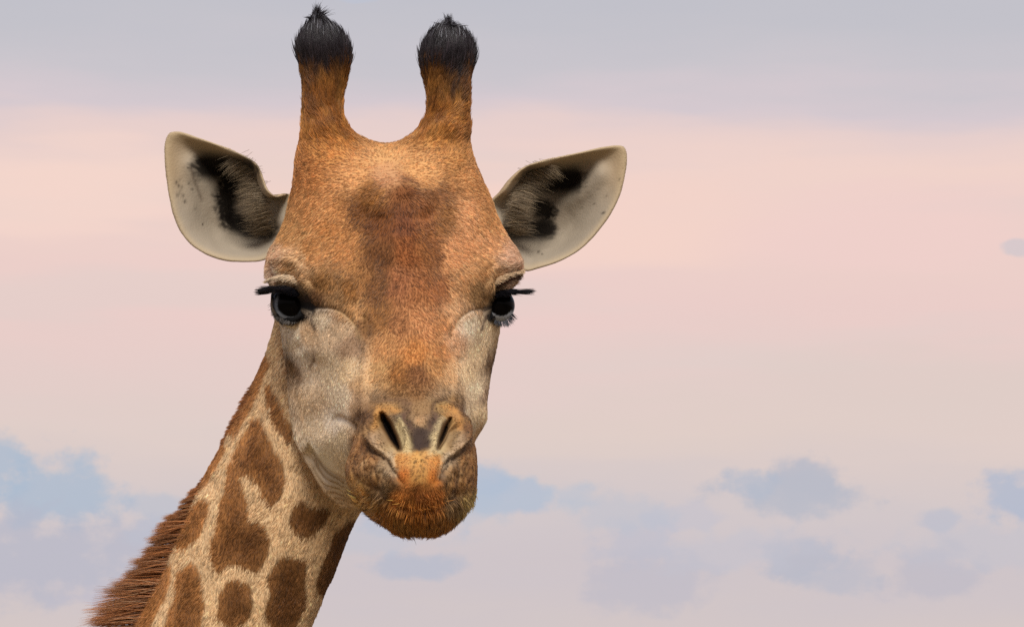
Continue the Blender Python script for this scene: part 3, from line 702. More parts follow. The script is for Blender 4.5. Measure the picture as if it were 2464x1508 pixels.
def coat(P, hair=False):
    U, V, Dp = P[:, 0], -P[:, 2], -P[:, 1]
    wa = fbm(P, 28, 51, 3)[:, None] * 9; wb = fbm(P, 28, 91, 3)[:, None] * 9
    fh = np.exp(-(((U - 965) / 150) ** 2 + ((V - 560) / 190) ** 2)) * 1.0
    Uw = U + wa[:, 0] + fh * (26 * fbm(P, 70, 401, 3) + 12 * fbm(P * [1, 1, .5], 20, 402, 2)); Vw = V + wb[:, 0] + fh * (30 * fbm(P, 70, 403, 3) + 14 * fbm(P * [1, 1, .5], 20, 404, 2))
    if hair:
        Uw = Uw + rng.normal(0, 2.0, len(U)); Vw = Vw + rng.normal(0, 2.0, len(U))
    face = shepard(Uw, Vw, FACE); muz = shepard(Uw, Vw, MUZ)
    # horns
    horn = 1 - sstep(Vw, 300, 375)
    hc = lin((150, 90, 40)) + (lin((190, 128, 66)) - lin((150, 90, 40))) * sstep(fbm(P * [1, 1, .35], 22, 12), -.3, .5)[:, None]
    dk = fbm(P * [1.2, 1, .3], 30, 14)
    bl = 1 - sstep(Vw + dk * 75 - 18 * np.exp(-((U - 780) / 25) ** 2) * 2.2 - 16 * np.exp(-((U - 1090) / 25) ** 2) * 2, 130, 185)
    mid = 1 - sstep(Vw + dk * 90, 175, 290)
    mid = np.maximum(mid, .75 * sstep(fbm(P * [1.5, 1, .25], 20, 15), -.1, .3) * (1 - sstep(Vw, 250, 330)))
    hc = hc * (1 - .85 * mid[:, None]) + lin((74, 42, 20)) * .85 * mid[:, None]
    hc = hc * (1 - bl[:, None]) + lin((44, 36, 38)) * bl[:, None]
    face = face * (1 - horn[:, None]) + hc * horn[:, None]
    mw = (np.exp(-(((U - 880) / 55) ** 2 + ((V - 1120) / 75) ** 2)) + np.exp(-(((U - 1118) / 45) ** 2 + ((V - 1120) / 75) ** 2)))
    mn = fbm(P, 15, 144, 3); muz = muz * (1 - (.6 * mw * sstep(mn, .05, .4))[:, None]) + lin((188, 148, 108)) * (.6 * mw * sstep(mn, .05, .4))[:, None]
    muz = muz * (1 - (.5 * mw * sstep(-mn, .05, .4))[:, None]) + lin((84, 56, 40)) * (.5 * mw * sstep(-mn, .05, .4))[:, None]
    mm = (sstep(Dp + wa[:, 0] * 3, 350, 460) * sstep(Vw + 14 * fbm(P, 30, 88, 2), 890, 985))[:, None]
    col = face * (1 - mm) + muz * mm
    er = (sstep(np.abs(U - 935), 232, 252) * (1 - sstep(Dp, -80, -30)) * sstep(V, 440, 470) * (1 - sstep(V, 640, 700)))[:, None]
    col = col * (1 - er) + lin((205, 184, 152)) * er
    # neck: everything behind the cheeks
    sdb = line_dist(U, V, [(640, 700), (668, 800), (690, 880), (688, 960), (705, 1040), (735, 1100), (760, 1160), (850, 1222)])[0]
    left = np.interp(V, [0, 600, 800, 880, 960, 1040, 1100, 1160, 1215], [600, 610, 668, 688, 690, 706, 738, 770, 880])
    nk = np.maximum(sstep(left - U, -4, 10), sstep(V, 1215, 1235) * (Dp < 250)) * sstep(V, 790, 815) * (Dp < 300)
    nk = np.maximum(nk, (Dp < -40) * sstep(V, 700, 780))
    base = lin((207, 175, 136)) * (1 + .12 * fbm(P * [1, 1, .5], 30, 61))[:, None]
    sd = np.full(len(U), 1e3); Un, Vn = U + wa[:, 0] * .9, V + wb[:, 0] * .9
    if hair:
        Un = Un + rng.normal(0, 1.2, len(U)); Vn = Vn + rng.normal(0, 2.2, len(U))
    sel = (nk > 0) & (V < 1620)
    for p in PATCH:
        q = np.array(p); k = sel & (Un > q[:, 0].min() - 45) & (Un < q[:, 0].max() + 45) & (Vn > q[:, 1].min() - 45) & (Vn < q[:, 1].max() + 45)
        sd[k] = np.minimum(sd[k], poly_sdf(Un[k], Vn[k], p))
    far = V > 1560
    t_ = Un * .92 + Vn * .38; b_ = Vn * .92 - Un * .38
    sd2 = np.where(far, 26 - cells(t_, b_ * .72), 1e3)
    sd = np.minimum(sd, sd2)
    pm = (1 - sstep(sd, -4, 5))[:, None]
    depth_in = sstep(-sd, 0, 40)[:, None]
    brown = lin((142, 94, 56)) * (1 - depth_in) + lin((110, 68, 36)) * depth_in
    brown = brown * (1 + .22 * fbm(P, 26, 33))[:, None]
    # the patches towards the mane are paler, those on the throat darker
    side = sstep(U + (V - 1200) * .42, 380, 760)[:, None]
    brown = brown * (1.6 - .85 * side)
    ncol = base * (1 - pm) + brown * pm
    col = col * (1 - nk[:, None]) + ncol * nk[:, None]
    jw = (np.exp(-((line_dist(U, V, [(700, 960), (716, 1040), (745, 1105), (785, 1160)])[0]) / 16) ** 2) * sstep(Dp, -60, 0) * (Dp < 330))[:, None]; col = col * (1 - .6 * jw) + lin((226, 204, 178)) * .6 * jw  # side of the jaw painted paler to offset its shade
    # black lid skin and the dark line to the tear duct
    for ey, rr in zip(EYES, (1, 1)):
        s = poly_sdf(U, V, ey['op']); low = sstep(V, 725, 765)
        cr = 9 + 9 * low
        if ey['c'][0] < 900: f = sstep(cr - s, -4, 5)
        else: f = sstep(cr - 3 - s, -4, 5)
        f = f * sstep(Dp, 15, 50); col = col * (1 - f[:, None]) + lin((26, 24, 27)) * f[:, None]
    for pl in LIDS:
        s = poly_sdf(U, V, pl); f = (1 - sstep(s, -5, 4)) * sstep(Dp, 15, 50); col = col * (1 - f[:, None]) + lin((15, 14, 16)) * f[:, None]
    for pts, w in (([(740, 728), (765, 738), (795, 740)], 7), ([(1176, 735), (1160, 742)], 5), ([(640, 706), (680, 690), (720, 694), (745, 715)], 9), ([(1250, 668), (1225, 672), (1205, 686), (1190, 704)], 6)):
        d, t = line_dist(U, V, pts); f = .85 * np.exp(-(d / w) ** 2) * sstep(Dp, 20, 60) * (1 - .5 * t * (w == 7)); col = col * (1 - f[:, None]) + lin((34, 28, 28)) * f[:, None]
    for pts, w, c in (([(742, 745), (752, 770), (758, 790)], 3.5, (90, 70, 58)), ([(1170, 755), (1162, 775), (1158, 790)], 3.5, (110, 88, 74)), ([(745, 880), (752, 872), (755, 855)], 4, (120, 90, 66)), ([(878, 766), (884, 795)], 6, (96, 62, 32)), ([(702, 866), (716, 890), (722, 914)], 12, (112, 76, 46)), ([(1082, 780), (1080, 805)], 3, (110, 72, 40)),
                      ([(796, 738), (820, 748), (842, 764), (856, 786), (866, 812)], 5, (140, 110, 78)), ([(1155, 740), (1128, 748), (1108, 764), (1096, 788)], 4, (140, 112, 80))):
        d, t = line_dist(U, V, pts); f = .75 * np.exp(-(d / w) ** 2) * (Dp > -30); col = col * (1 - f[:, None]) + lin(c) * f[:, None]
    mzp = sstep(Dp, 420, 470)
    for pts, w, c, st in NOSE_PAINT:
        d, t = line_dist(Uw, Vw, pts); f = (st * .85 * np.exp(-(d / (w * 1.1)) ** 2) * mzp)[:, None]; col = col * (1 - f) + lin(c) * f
    f = ((1 - sstep(poly_sdf(Uw, Vw, PAD), -11, 7)) * mzp * .9)[:, None]; col = col * (1 - f) + lin((62, 48, 42)) * f
    for k in range(6):      # brown lines along the grooves between the throat folds
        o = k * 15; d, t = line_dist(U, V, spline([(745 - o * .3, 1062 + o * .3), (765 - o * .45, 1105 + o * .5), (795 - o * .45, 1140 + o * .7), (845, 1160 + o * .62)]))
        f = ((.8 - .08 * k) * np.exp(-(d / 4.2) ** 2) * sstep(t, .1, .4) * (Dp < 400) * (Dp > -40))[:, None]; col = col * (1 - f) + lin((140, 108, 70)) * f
    # freckles on the lip pad
    for (fu, fv) in [(1012, 1093), (1015, 1106), (1000, 1108), (1022, 1112), (1012, 1120), (996, 1122), (1006, 1132), (1018, 1134), (993, 1140), (1008, 1145), (1020, 1126), (990, 1130), (1002, 1150), (1025, 1100), (998, 1112)]:
        f = .8 * np.exp(-((U - fu) ** 2 + (V - fv) ** 2) / 3.2 ** 2) * (Dp > 500); col = col * (1 - f[:, None]) + lin((60, 36, 24)) * f[:, None]
    # inside of the nostrils: bare dark skin
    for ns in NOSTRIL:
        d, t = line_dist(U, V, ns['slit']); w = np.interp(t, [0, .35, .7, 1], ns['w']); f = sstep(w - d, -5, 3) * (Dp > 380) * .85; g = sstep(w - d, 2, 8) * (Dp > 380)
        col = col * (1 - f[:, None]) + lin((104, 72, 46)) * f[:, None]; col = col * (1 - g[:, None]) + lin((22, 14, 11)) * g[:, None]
    sat_ = 1 - col.min(1) / col.max(1)
    return np.clip(col * np.stack([np.ones(len(col)), 1 + .08 * sstep(sat_, .55, .85), np.ones(len(col))], 1), .002, .93)


def ear_coat(Pe, tt, side, hair=False):
    U, V = Pe[:, 0], -Pe[:, 2]
    c = lin((150, 138, 122)) * (1 + .10 * fbm(Pe, 40, 7))[:, None]
    rim = sstep(tt, .86, .99)[:, None] * .7
    top = (sstep(tt, .55, .95) * (1 - sstep(V, 400, 520)))[:, None] * .5
    c = c * (1 - top) + lin((170, 140, 98)) * top
    c = c * (1 - rim) + lin((172, 152, 122)) * rim
    if side < 0: D_ = [[(492, 400), (535, 402), (590, 408), (572, 424)], [(548, 440), (540, 480), (548, 515)], [(560, 535), (600, 548), (640, 555)]]
    else: D_ = [[(1285, 432), (1330, 436), (1380, 432)], [(1300, 500), (1318, 512)], [(1232, 555), (1270, 552), (1315, 552)]]
    for pl, w in zip(D_, (34, 26, 26)):  # dark hair and skin of the cup, its deep shade painted in too
        d, t = line_dist(U + 9 * fbm(Pe, 18, 8) + 16 * fbm(Pe * [.3, 1, 1.6], 9, 18, 2), V, pl); f = (1 - sstep(d, w * .45, w * 1.35))[:, None] * .96; c = c * (1 - f) + lin((20, 15, 13)) * f
    if side < 0:
        for fu, fv, fr_ in [(424, 440, 3.5), (430, 446, 3), (437, 452, 3.4), (433, 460, 2.8), (427, 468, 3.2), (440, 470, 2.6), (445, 484, 3.4), (455, 440, 3), (462, 455, 2.6), (452, 404, 2), (470, 500, 2.4), (488, 540, 2), (434, 432, 2.4)]:
            f = .85 * np.exp(-((U - fu) ** 2 + (V - fv) ** 2) / fr_ ** 2)[:, None]; c = c * (1 - f) + lin((34, 26, 24)) * f
        d, t = line_dist(U, V, [(458, 404), (470, 440), (485, 480)]); f = .5 * np.exp(-(d / 3.5) ** 2)[:, None]; c = c * (1 - f) + lin((70, 56, 46)) * f
    else:
        for fu, fv, fr_ in [(1452, 512, 3.6), (1460, 470, 2.6), (1490, 430, 2.6), (1430, 490, 2.2), (1296, 606, 3), (1305, 612, 2), (1400, 500, 2.2), (1440, 455, 2)]:
            f = .85 * np.exp(-((U - fu) ** 2 + (V - fv) ** 2) / fr_ ** 2)[:, None]; c = c * (1 - f) + lin((34, 26, 24)) * f
    sp = sstep(vnoise(Pe, 7, 99), .86, .93) * sstep(vnoise(Pe, 55, 98), .0, .5)
    c = c * (1 - .75 * sp[:, None])
    return np.clip(c, .002, .95)


# ------------------------------------------------------------------ materials
def coat_material(name, rough=.75, spec=.15):
    m = bpy.data.materials.new(name); m.use_nodes = True; nt = m.node_tree; b = nt.nodes['Principled BSDF']
    at = node(nt, 'ShaderNodeAttribute', attribute_name='tint'); nt.links.new(at.outputs['Color'], b.inputs['Base Color'])
    b.inputs['Roughness'].default_value = rough; b.inputs['Specular IOR Level'].default_value = spec
    tc = node(nt, 'ShaderNodeTexCoord'); n = node(nt, 'ShaderNodeTexNoise'); n.inputs['Scale'].default_value = 420; n.inputs['Detail'].default_value = 4
    nt.links.new(tc.outputs['Object'], n.inputs['Vector'])
    bp = node(nt, 'ShaderNodeBump'); bp.inputs['Strength'].default_value = .35; bp.inputs['Distance'].default_value = .0012
    nt.links.new(n.outputs[0], bp.inputs['Height']); nt.links.new(bp.outputs[0], b.inputs['Normal'])
    return m


def hair_material(name, rough=.45, spec=.35):
    m = bpy.data.materials.new(name); m.use_nodes = True; nt = m.node_tree; nt.nodes.clear()
    at = node(nt, 'ShaderNodeAttribute', attribute_name='tint')
    b = node(nt, 'ShaderNodeBsdfPrincipled'); nt.links.new(at.outputs['Color'], b.inputs['Base Color'])
    b.inputs['Roughness'].default_value = rough; b.inputs['Specular IOR Level'].default_value = spec
    tr = node(nt, 'ShaderNodeBsdfTranslucent'); nt.links.new(at.outputs['Color'], tr.inputs['Color'])
    mx = node(nt, 'ShaderNodeMixShader'); mx.inputs[0].default_value = .25
    nt.links.new(b.outputs[0], mx.inputs[1]); nt.links.new(tr.outputs[0], mx.inputs[2])
    o = node(nt, 'ShaderNodeOutputMaterial'); nt.links.new(mx.outputs[0], o.inputs[0])
    return m


M_COAT = coat_material('giraffe_hide'); M_HAIR = hair_material('giraffe_hair'); M_BRISTLE = hair_material('coarse_hair', .4, .4)

root = bpy.data.objects.new('giraffe', None); C.objects.link(root)
root.location = to_world(np.array([-1200.0, 450, -3000]))
root.location.z = 0
root['label'] = 'giraffe looking at the viewer, dark tufted horns, spotted neck rising from the lower left'
root['category'] = 'giraffe'
bpy.context.view_layer.update()
RL = np.array(root.location)


def add(name, data, mat, kind=None, label=None):
    o = bpy.data.objects.new(name, data); C.objects.link(o); o.parent = root
    if mat: data.materials.append(mat)
    if kind: o['kind'] = kind
    if label: o['label'] = label
    return o


def mesh_from(name, P, Q, col=None):
    me = bpy.data.meshes.new(name); W = (to_world(P) - RL).astype(np.float32)
    me.vertices.add(len(W)); me.vertices.foreach_set('co', W.ravel())
    me.loops.add(Q.size); me.loops.foreach_set('vertex_index', Q.astype(np.int32).ravel())
    me.polygons.add(len(Q)); me.polygons.foreach_set('loop_start', np.arange(0, Q.size, 4, dtype=np.int32))
    me.polygons.foreach_set('use_smooth', np.ones(len(Q), bool)); me.update(calc_edges=True); me.validate()
    if col is not None:
        a = me.attributes.new('tint', 'FLOAT_COLOR', 'POINT'); a.data.foreach_set('color', np.hstack([col, np.ones((len(col), 1))]).astype(np.float32).ravel())
    return me


# body mesh: head, horns, neck, ears (and the trunk and legs below the picture) in one
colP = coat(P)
allP, allQ, allC = [P], [Q], [colP]; n0 = len(P)
ear_data = []
for ea in EARS:
    Pe, Qe, Ne, fr, tt = build_ear(ea); ec = ear_coat(Pe, tt, ea['side']); 
    ec = np.where(fr[:, None], ec, lin((196, 160, 118)))
    ear_data.append((Pe, Qe, Ne, fr, tt, ea['side']))
    allP.append(Pe); allQ.append(Qe + n0); allC.append(ec); n0 += len(Pe)
tp = [loft(torso, 48, 50)] + [leg(u, d_) for u, d_ in ((-250, -250), (-350, -640), (-2550, -280), (-2650, -700))]
Pt, Qt = voxel(tp, 32.0, 'trunk_form'); Pt = smooth(Pt, edges_of(Qt), 6, .5)
W = to_world(Pt); low = Pt[:, 2] < -4200
ct = coat(Pt)
allP.append(Pt); allQ.append(Qt + n0); allC.append(ct)
body_me = mesh_from('giraffe_body', np.vstack(allP), np.vstack(allQ), np.vstack(allC))
body = add('body', body_me, M_COAT)

# ------------------------------------------------------------------ eyes
def eye_material():
    m = bpy.data.materials.new('dark_wet_eye'); m.use_nodes = True; nt = m.node_tree; b = nt.nodes['Principled BSDF']
    at = node(nt, 'ShaderNodeAttribute', attribute_name='tint'); nt.links.new(at.outputs['Color'], b.inputs['Base Color'])
    b.inputs['Roughness'].default_value = .04; b.inputs['Coat Weight'].default_value = 0.0; b.inputs['Coat Roughness'].default_value = .02; b.inputs['Specular IOR Level'].default_value = .05
    return m


M_EYE = eye_material()
for ey, gaze in zip(EYES, ((-.05, 0.0), (.25, -.10))):
    c = np.array([ey['c'][0], -ey['c'][2], -ey['c'][1]]); r = ey['r']
    nu, nv = 64, 40
    th = np.linspace(.02, math.pi - .02, nv); ph = np.linspace(0, 2 * math.pi, nu, endpoint=False)
    X = np.stack([np.outer(np.sin(th), np.cos(ph)), np.outer(-np.cos(th), np.ones(nu)), np.outer(np.sin(th), np.sin(ph))], 2).reshape(-1, 3)
    g = np.array([gaze[0], -1, -gaze[1] + .0]); g /= np.linalg.norm(g)
    ang = np.arccos(np.clip(X @ g, -1, 1))
    rad = r * (1 + .05 * np.exp(-(ang / .55) ** 2))
    Pe = c + X * rad[:, None]
    q = []
    for i in range(nv - 1):
        j = np.arange(nu); k = (j + 1) % nu; q.append(np.stack([i * nu + j, i * nu + k, (i + 1) * nu + k, (i + 1) * nu + j], 1))
    Qe = np.vstack(q)
    if (normals(Pe, Qe) * X).sum() < 0: Qe = Qe[:, ::-1].copy()
    V = -Pe[:, 2] - ey['c'][1]
    irisc = lin((8, 6, 6)); rim = lin((124, 130, 142))  # rim: sky reflection along the lower lid, painted into the eye colour
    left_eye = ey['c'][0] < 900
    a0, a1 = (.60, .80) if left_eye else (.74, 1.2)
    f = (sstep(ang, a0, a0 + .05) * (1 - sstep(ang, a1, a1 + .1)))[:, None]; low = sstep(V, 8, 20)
    if left_eye: low = np.maximum(low, .7 * sstep(-(Pe[:, 0] - c[0]), 26, 36))  # reflection painted up the outer edge as well
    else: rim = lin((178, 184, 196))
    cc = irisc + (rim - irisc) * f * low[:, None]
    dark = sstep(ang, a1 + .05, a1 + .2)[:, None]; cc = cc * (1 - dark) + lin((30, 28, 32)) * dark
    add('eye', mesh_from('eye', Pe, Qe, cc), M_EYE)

# ------------------------------------------------------------------ hair
def hairs(name, root_p, nrm, tang, length, lift, width, col, mat, curl=.5, npt=4, kind='stuff', label=None, droop=None, tip=.12, jitter=.18, clump=0, pull=.6):
    n = len(root_p)
    L = np.asarray(length).reshape(-1, 1) * np.ones((n, 1)); al = np.asarray(lift).reshape(-1, 1) * np.ones((n, 1))
    t = tang - nrm * (tang * nrm).sum(1, keepdims=True)
    t /= np.maximum(np.linalg.norm(t, axis=1, keepdims=True), 1e-6)
    t = t + rng.normal(0, jitter, t.shape); t -= nrm * (t * nrm).sum(1, keepdims=True); t /= np.maximum(np.linalg.norm(t, axis=1, keepdims=True), 1e-6)
    pts = np.empty((n, npt, 3)); p = root_p - nrm * 1.2
    pts[:, 0] = p; seg = L / (npt - 1)
    for k in range(1, npt):
        a = al * (1 - curl * (k - 1) / max(npt - 2, 1))
        dv = t * np.cos(a) + nrm * np.sin(a)
        if droop is not None: dv = dv + droop * (k / npt)
        dv /= np.maximum(np.linalg.norm(dv, axis=1, keepdims=True), 1e-6)
        p = p + dv * seg; pts[:, k] = p
    if clump:
        w = root_p + np.stack([fbm(root_p, 15, 301, 2), fbm(root_p, 15, 302, 2), fbm(root_p, 15, 303, 2)], 1) * 4
        key = np.floor(w / clump).astype(np.int64); key = key[:, 0] * 1000003 + key[:, 1] * 1009 + key[:, 2]
        _, inv = np.unique(key, return_inverse=True); m = inv.max() + 1; cnt = np.bincount(inv, minlength=m)
        tgt = np.stack([np.bincount(inv, pts[:, -1, c], m) / cnt for c in range(3)], 1)[inv] - pts[:, -1]
        pf = rng.random((n, 1)) * .5 + .5
        for k in range(1, npt): pts[:, k] += tgt * pf * pull * (k / (npt - 1)) ** 1.3
        cv_ = rng.normal(0, 1, m)[inv]; col = np.clip(col * np.exp(.16 * cv_)[:, None], .002, .93)
    return strands(name, pts, width, col, mat, kind, label, tip)


def strands(name, pts, width, col, mat, kind='stuff', label=None, tip=.12):
    n, npt = pts.shape[:2]
    hc = bpy.data.hair_curves.new(name); hc.add_curves([npt] * n)
    hc.position_data.foreach_set('vector', (to_world(pts) - RL).astype(np.float32).ravel())
    w = np.asarray(width).reshape(-1, 1) * np.ones((n, 1)) * S
    prof = np.interp(np.linspace(0, 1, npt), [0, .5, 1], [1, .85, tip])
    ra = hc.attributes.get('radius') or hc.attributes.new('radius', 'FLOAT', 'POINT'); ra.data.foreach_set('value', (w * prof).astype(np.float32).ravel())
    ca = hc.attributes.new('tint', 'FLOAT_COLOR', 'CURVE'); ca.data.foreach_set('color', np.hstack([col, np.ones((n, 1))]).astype(np.float32).ravel())
    return add(name, hc, mat, kind, label)


FLOW = np.array([(785, 60, 0, -1), (745, 180, -.1, -1), (820, 180, -.1, -1), (790, 300, -.3, -1), (1075, 60, .05, -1), (1040, 190, .25, -1), (1110, 190, .35, -1), (1060, 300, .4, -1),
                 (930, 370, 0, -.6), (770, 345, -.5, -.9), (730, 350, -.7, -.8), (1090, 345, .5, -.9), (1125, 350, .7, -.8), (830, 360, -.5, -.6), (1035, 360, .5, -.6), (800, 400, -.9, -.2), (1080, 400, .9, -.2), (880, 400, -1, .05), (985, 400, 1, .05), (740, 400, -1, -.3), (1140, 400, 1, -.3), (700, 480, -1, .1), (1185, 480, 1, .1), (830, 470, -.8, .4), (1060, 470, .8, .4), (930, 470, -.5, .7), (960, 540, .1, 1), (880, 560, -.6, 1), (1040, 560, .6, 1), (900, 620, -.2, 1), (1030, 620, .3, 1),
                 (740, 590, -.9, .35), (1160, 590, .9, .35), (660, 640, -1, .05), (1245, 640, 1, .05), (720, 680, -.9, .2), (1190, 680, .9, .2), (790, 670, -.5, .8), (1120, 670, .5, .8), (970, 700, 0, 1), (850, 740, -.2, 1), (1090, 740, .2, 1), (980, 900, 0, 1), (720, 820, -.5, .9), (790, 830, -.3, 1), (1160, 830, .3, 1),
                 (760, 950, -.5, .9), (700, 950, -.7, .7), (850, 950, -.2, 1), (1140, 950, .3, 1), (760, 1080, -.5, .8), (820, 1120, -.2, 1), (980, 960, 0, 1)], float)


def flow(P):
    U, V, Dp = P[:, 0], -P[:, 2], -P[:, 1]
    out = np.zeros((len(U), 2)); fd = FLOW[:, 2:] / np.linalg.norm(FLOW[:, 2:], axis=1, keepdims=True)
    for s in range(0, len(U), 100000):
        w = 1 / (np.hypot(U[s:s + 100000, None] - FLOW[None, :, 0], V[s:s + 100000, None] - FLOW[None, :, 1]) + 18) ** 3
        out[s:s + 100000] = w @ fd / w.sum(1, keepdims=True)
    mz = (sstep(Dp, 395, 455) * sstep(V, 960, 1040))[:, None]
    rad = np.stack([U - 1006, (V - 1110) * 1.0 + 12], 1); rad /= np.maximum(np.linalg.norm(rad, axis=1, keepdims=True), 1e-6)
    out = out * (1 - mz) + rad * mz
    left = np.interp(V, [0, 600, 800, 880, 960, 1040, 1100, 1160, 1215], [600, 610, 668, 688, 690, 706, 738, 770, 880])
    nk = (np.maximum(sstep(left - U, -4, 20), sstep(V, 1215, 1235)) * sstep(V, 780, 820) * (Dp < 300))[:, None]
    nk = np.maximum(nk, ((Dp < -60) * (V > 700))[:, None])
    out = out * (1 - nk) + np.array([-.32, .95]) * nk
    a = fbm(P, 40, 71, 2) * .7
    ca, sa = np.cos(a), np.sin(a)
    out = np.stack([out[:, 0] * ca - out[:, 1] * sa, out[:, 0] * sa + out[:, 1] * ca], 1)
    return np.stack([out[:, 0], np.zeros(len(U)), -out[:, 1]], 1)


def sample(P, Q, N, n, wfun):
    a = P[Q[:, 0]]; area = .5 * np.linalg.norm(np.cross(P[Q[:, 2]] - a, P[Q[:, 3]] - P[Q[:, 1]]), axis=1)
    cen = P[Q].mean(1); fn = N[Q].mean(1)
    w = area * wfun(cen, fn); c = np.cumsum(w); f = np.searchsorted(c, rng.random(n) * c[-1]); f = np.clip(f, 0, len(Q) - 1)
    s, t = rng.random((n, 1)), rng.random((n, 1)); q = Q[f]
    bl = lambda A: A[q[:, 0]] * (1 - s) * (1 - t) + A[q[:, 1]] * s * (1 - t) + A[q[:, 2]] * s * t + A[q[:, 3]] * (1 - s) * t
    p, nn = bl(P), bl(N); return p, nn / np.maximum(np.linalg.norm(nn, axis=1, keepdims=True), 1e-6)


def bare(P):
    """1 where skin carries no coat hair (lids, eyeball opening, nostril)"""
    U, V, Dp = P[:, 0], -P[:, 2], -P[:, 1]; b = np.zeros(len(U))
    for ey in EYES:
        s = poly_sdf(U, V, ey['op']); b = np.maximum(b, (1 - sstep(s, 7, 13)) * (Dp > -30))
    for pl in LIDS: b = np.maximum(b, (1 - sstep(poly_sdf(U, V, pl), -5, 3)) * (Dp > 10))
    for ns in NOSTRIL:
        d, t = line_dist(U, V, ns['slit']); w = np.interp(t, [0, .35, .7, 1], ns['w']); b = np.maximum(b, (1 - sstep(d - w, 2, 10)) * (Dp > 380))
    b = np.maximum(b, .6 * np.exp(-(((U - 1010) / 26) ** 2 + ((V - 1058) / 24) ** 2)) * (Dp > 500))
    return b


def fur_density(c, fn):
    U, V = c[:, 0], -c[:, 2]
    facing = -fn[:, 1]
    w = .12 + .88 * sstep(facing, -.35, .05)
    w = w * (1 - .93 * sstep(V, 1540, 1620)) * (1 - bare(c))
    return w


NF = 380000
hp, hn = sample(P, Q, N, NF, fur_density)
U, V, Dp = hp[:, 0], -hp[:, 2], -hp[:, 1]
hcol = coat(hp, True)
cl = fbm(hp, 9, 3, 2); r1 = rng.normal(0, 1, len(hp))
mzw = sstep(Dp, 420, 470) * sstep(V, 960, 1000)
ckm = sstep(V, 745, 790) * (1 - np.exp(-((U - 990) / 95) ** 4)) * (Dp > 0)
hcol = hcol * np.exp((.2 * r1 + .3 * cl) * (1 - .5 * ckm) + mzw * .45 * fbm(hp, 11, 44, 2))[:, None]
hcol = np.clip(hcol, .002, .9)
ln = np.full(len(hp), 12.0)
neckm = (V > 800) & (Dp < 60)
cheekm = sstep(V, 745, 790) * (1 - np.exp(-((U - 990) / 95) ** 4)) * (Dp > 0)
ln = ln * (1 - .35 * cheekm)
ln[neckm] = 13
hornm = (V < 340); ln[hornm] = 22
mzm = (Dp > 420) & (V > 950)
ln[mzm] = 7
chin = sstep(V, 1150, 1240) * (Dp > 380); ln = ln + 14 * chin
browm = np.exp(-(((U - 670) / 40) ** 2 + ((V - 650) / 30) ** 2)) + np.exp(-(((U - 1240) / 35) ** 2 + ((V - 645) / 30) ** 2)); ln = ln + 9 * browm
ln = ln * (.6 + .8 * rng.random(len(hp)))
lf = np.full(len(hp), .38); lf[neckm] = .30; lf[hornm] = .34; lf = lf + .25 * chin
lf = np.clip(lf + .12 * rng.normal(0, 1, len(hp)) + .12 * cl, .08, 1.2)
FT = flow(hp) + .35 * np.stack([fbm(hp, 12, 201, 2), np.zeros(len(hp)), fbm(hp, 12, 202, 2)], 1)
top_ = np.exp(-(((U - 935) / 100) ** 2 + ((V - 410) / 40) ** 2)); ln = ln * (1 - .45 * top_)
thr = np.exp(-(((U - 775) / 60) ** 2 + ((V - 1140) / 60) ** 2)) * (Dp < 400) * (Dp > -40); ln = ln * (1 - .6 * thr)
hairs('coat_fur', hp, hn, FT, ln, lf, .52, hcol, M_HAIR, curl=.75, npt=4, clump=7.0, pull=.7)

# horn tufts: black hair streaming up over the tips
for k, (cu, cv, cd_, ru, top, peak) in enumerate([(779, 110, -92, 62, 42, (760, 20)), (1077, 125, -92, 62, 60, (1083, 50))]):
    n = 5200
    lim = cv + 60
    def wf(c, fn, cu=cu, lim=lim): return ((np.abs(c[:, 0] - cu) < 95) & (-c[:, 2] < lim)) * (1.0 - .93 * sstep(-c[:, 2], lim - 95, lim))
    p, nn = sample(P, Q, N, n, wf)
    u, v = p[:, 0], -p[:, 2]
    tgt = np.array([peak[0], 95., -(peak[1] - 12.)])
    tan = tgt - p; tan /= np.linalg.norm(tan, axis=1, keepdims=True); tan[:, 2] += .5
    tan += .35 * np.stack([fbm(p, 16, 5), fbm(p, 16, 6), fbm(p, 16, 7)], 1)
    L = 24 + 40 * rng.random(n) ** 3.5 + 26 * np.exp(-((u - peak[0]) / 13) ** 2) * (v < cv - 25)
    cc = lin((38, 32, 36)) * np.exp(.45 * rng.normal(0, 1, (n, 1)))
    gr = (rng.random(n) < .10 * (v < cv - 10)); cc[gr] = lin((150, 150, 158)) * .8
    hairs('horn_tuft', p, nn, tan, L, .42, .62, np.clip(cc, .002, .8), M_BRISTLE, curl=.9, npt=5, jitter=.12, clump=9.0, pull=.8, label='black hair tuft of the left horn' if k == 0 else 'black hair tuft of the right horn')

# mane along the crest of the neck
n = 17000
s = 2.6 + (11.5 - 2.6) * rng.random(n) ** .8
cp = neck_crest(s); crest = np.stack([cp[:, 0], -cp[:, 2], -cp[:, 1]], 1)
cv = cp[:, 1]
lock = np.floor(s * 26).astype(np.int64)                      # strands gather into locks
lr = _hash(lock, lock * 0, lock * 0, 9); lr2 = _hash(lock, lock * 0 + 1, lock * 0, 12)
off = rng.normal(0, 1, n) * 16
crest[:, 1] += off; crest[:, 0] += 4 + np.abs(off) * .25 + rng.random(n) * 12
ML = np.interp(cv, [800, 915, 940, 990, 1040, 1070, 1140, 1180, 1220, 1260, 1340, 1420, 1500, 1700, 2400], [4, 7, 28, 27, 22, 8, 9, 30, 48, 64, 90, 120, 144, 150, 150]) * (.62 + .34 * rng.random(n) + .22 * lr)
tuft_ = np.floor(s * 8).astype(np.int64); ML = ML * (.74 + .42 * _hash(tuft_, tuft_ * 0, tuft_ * 0, 77)) * .95
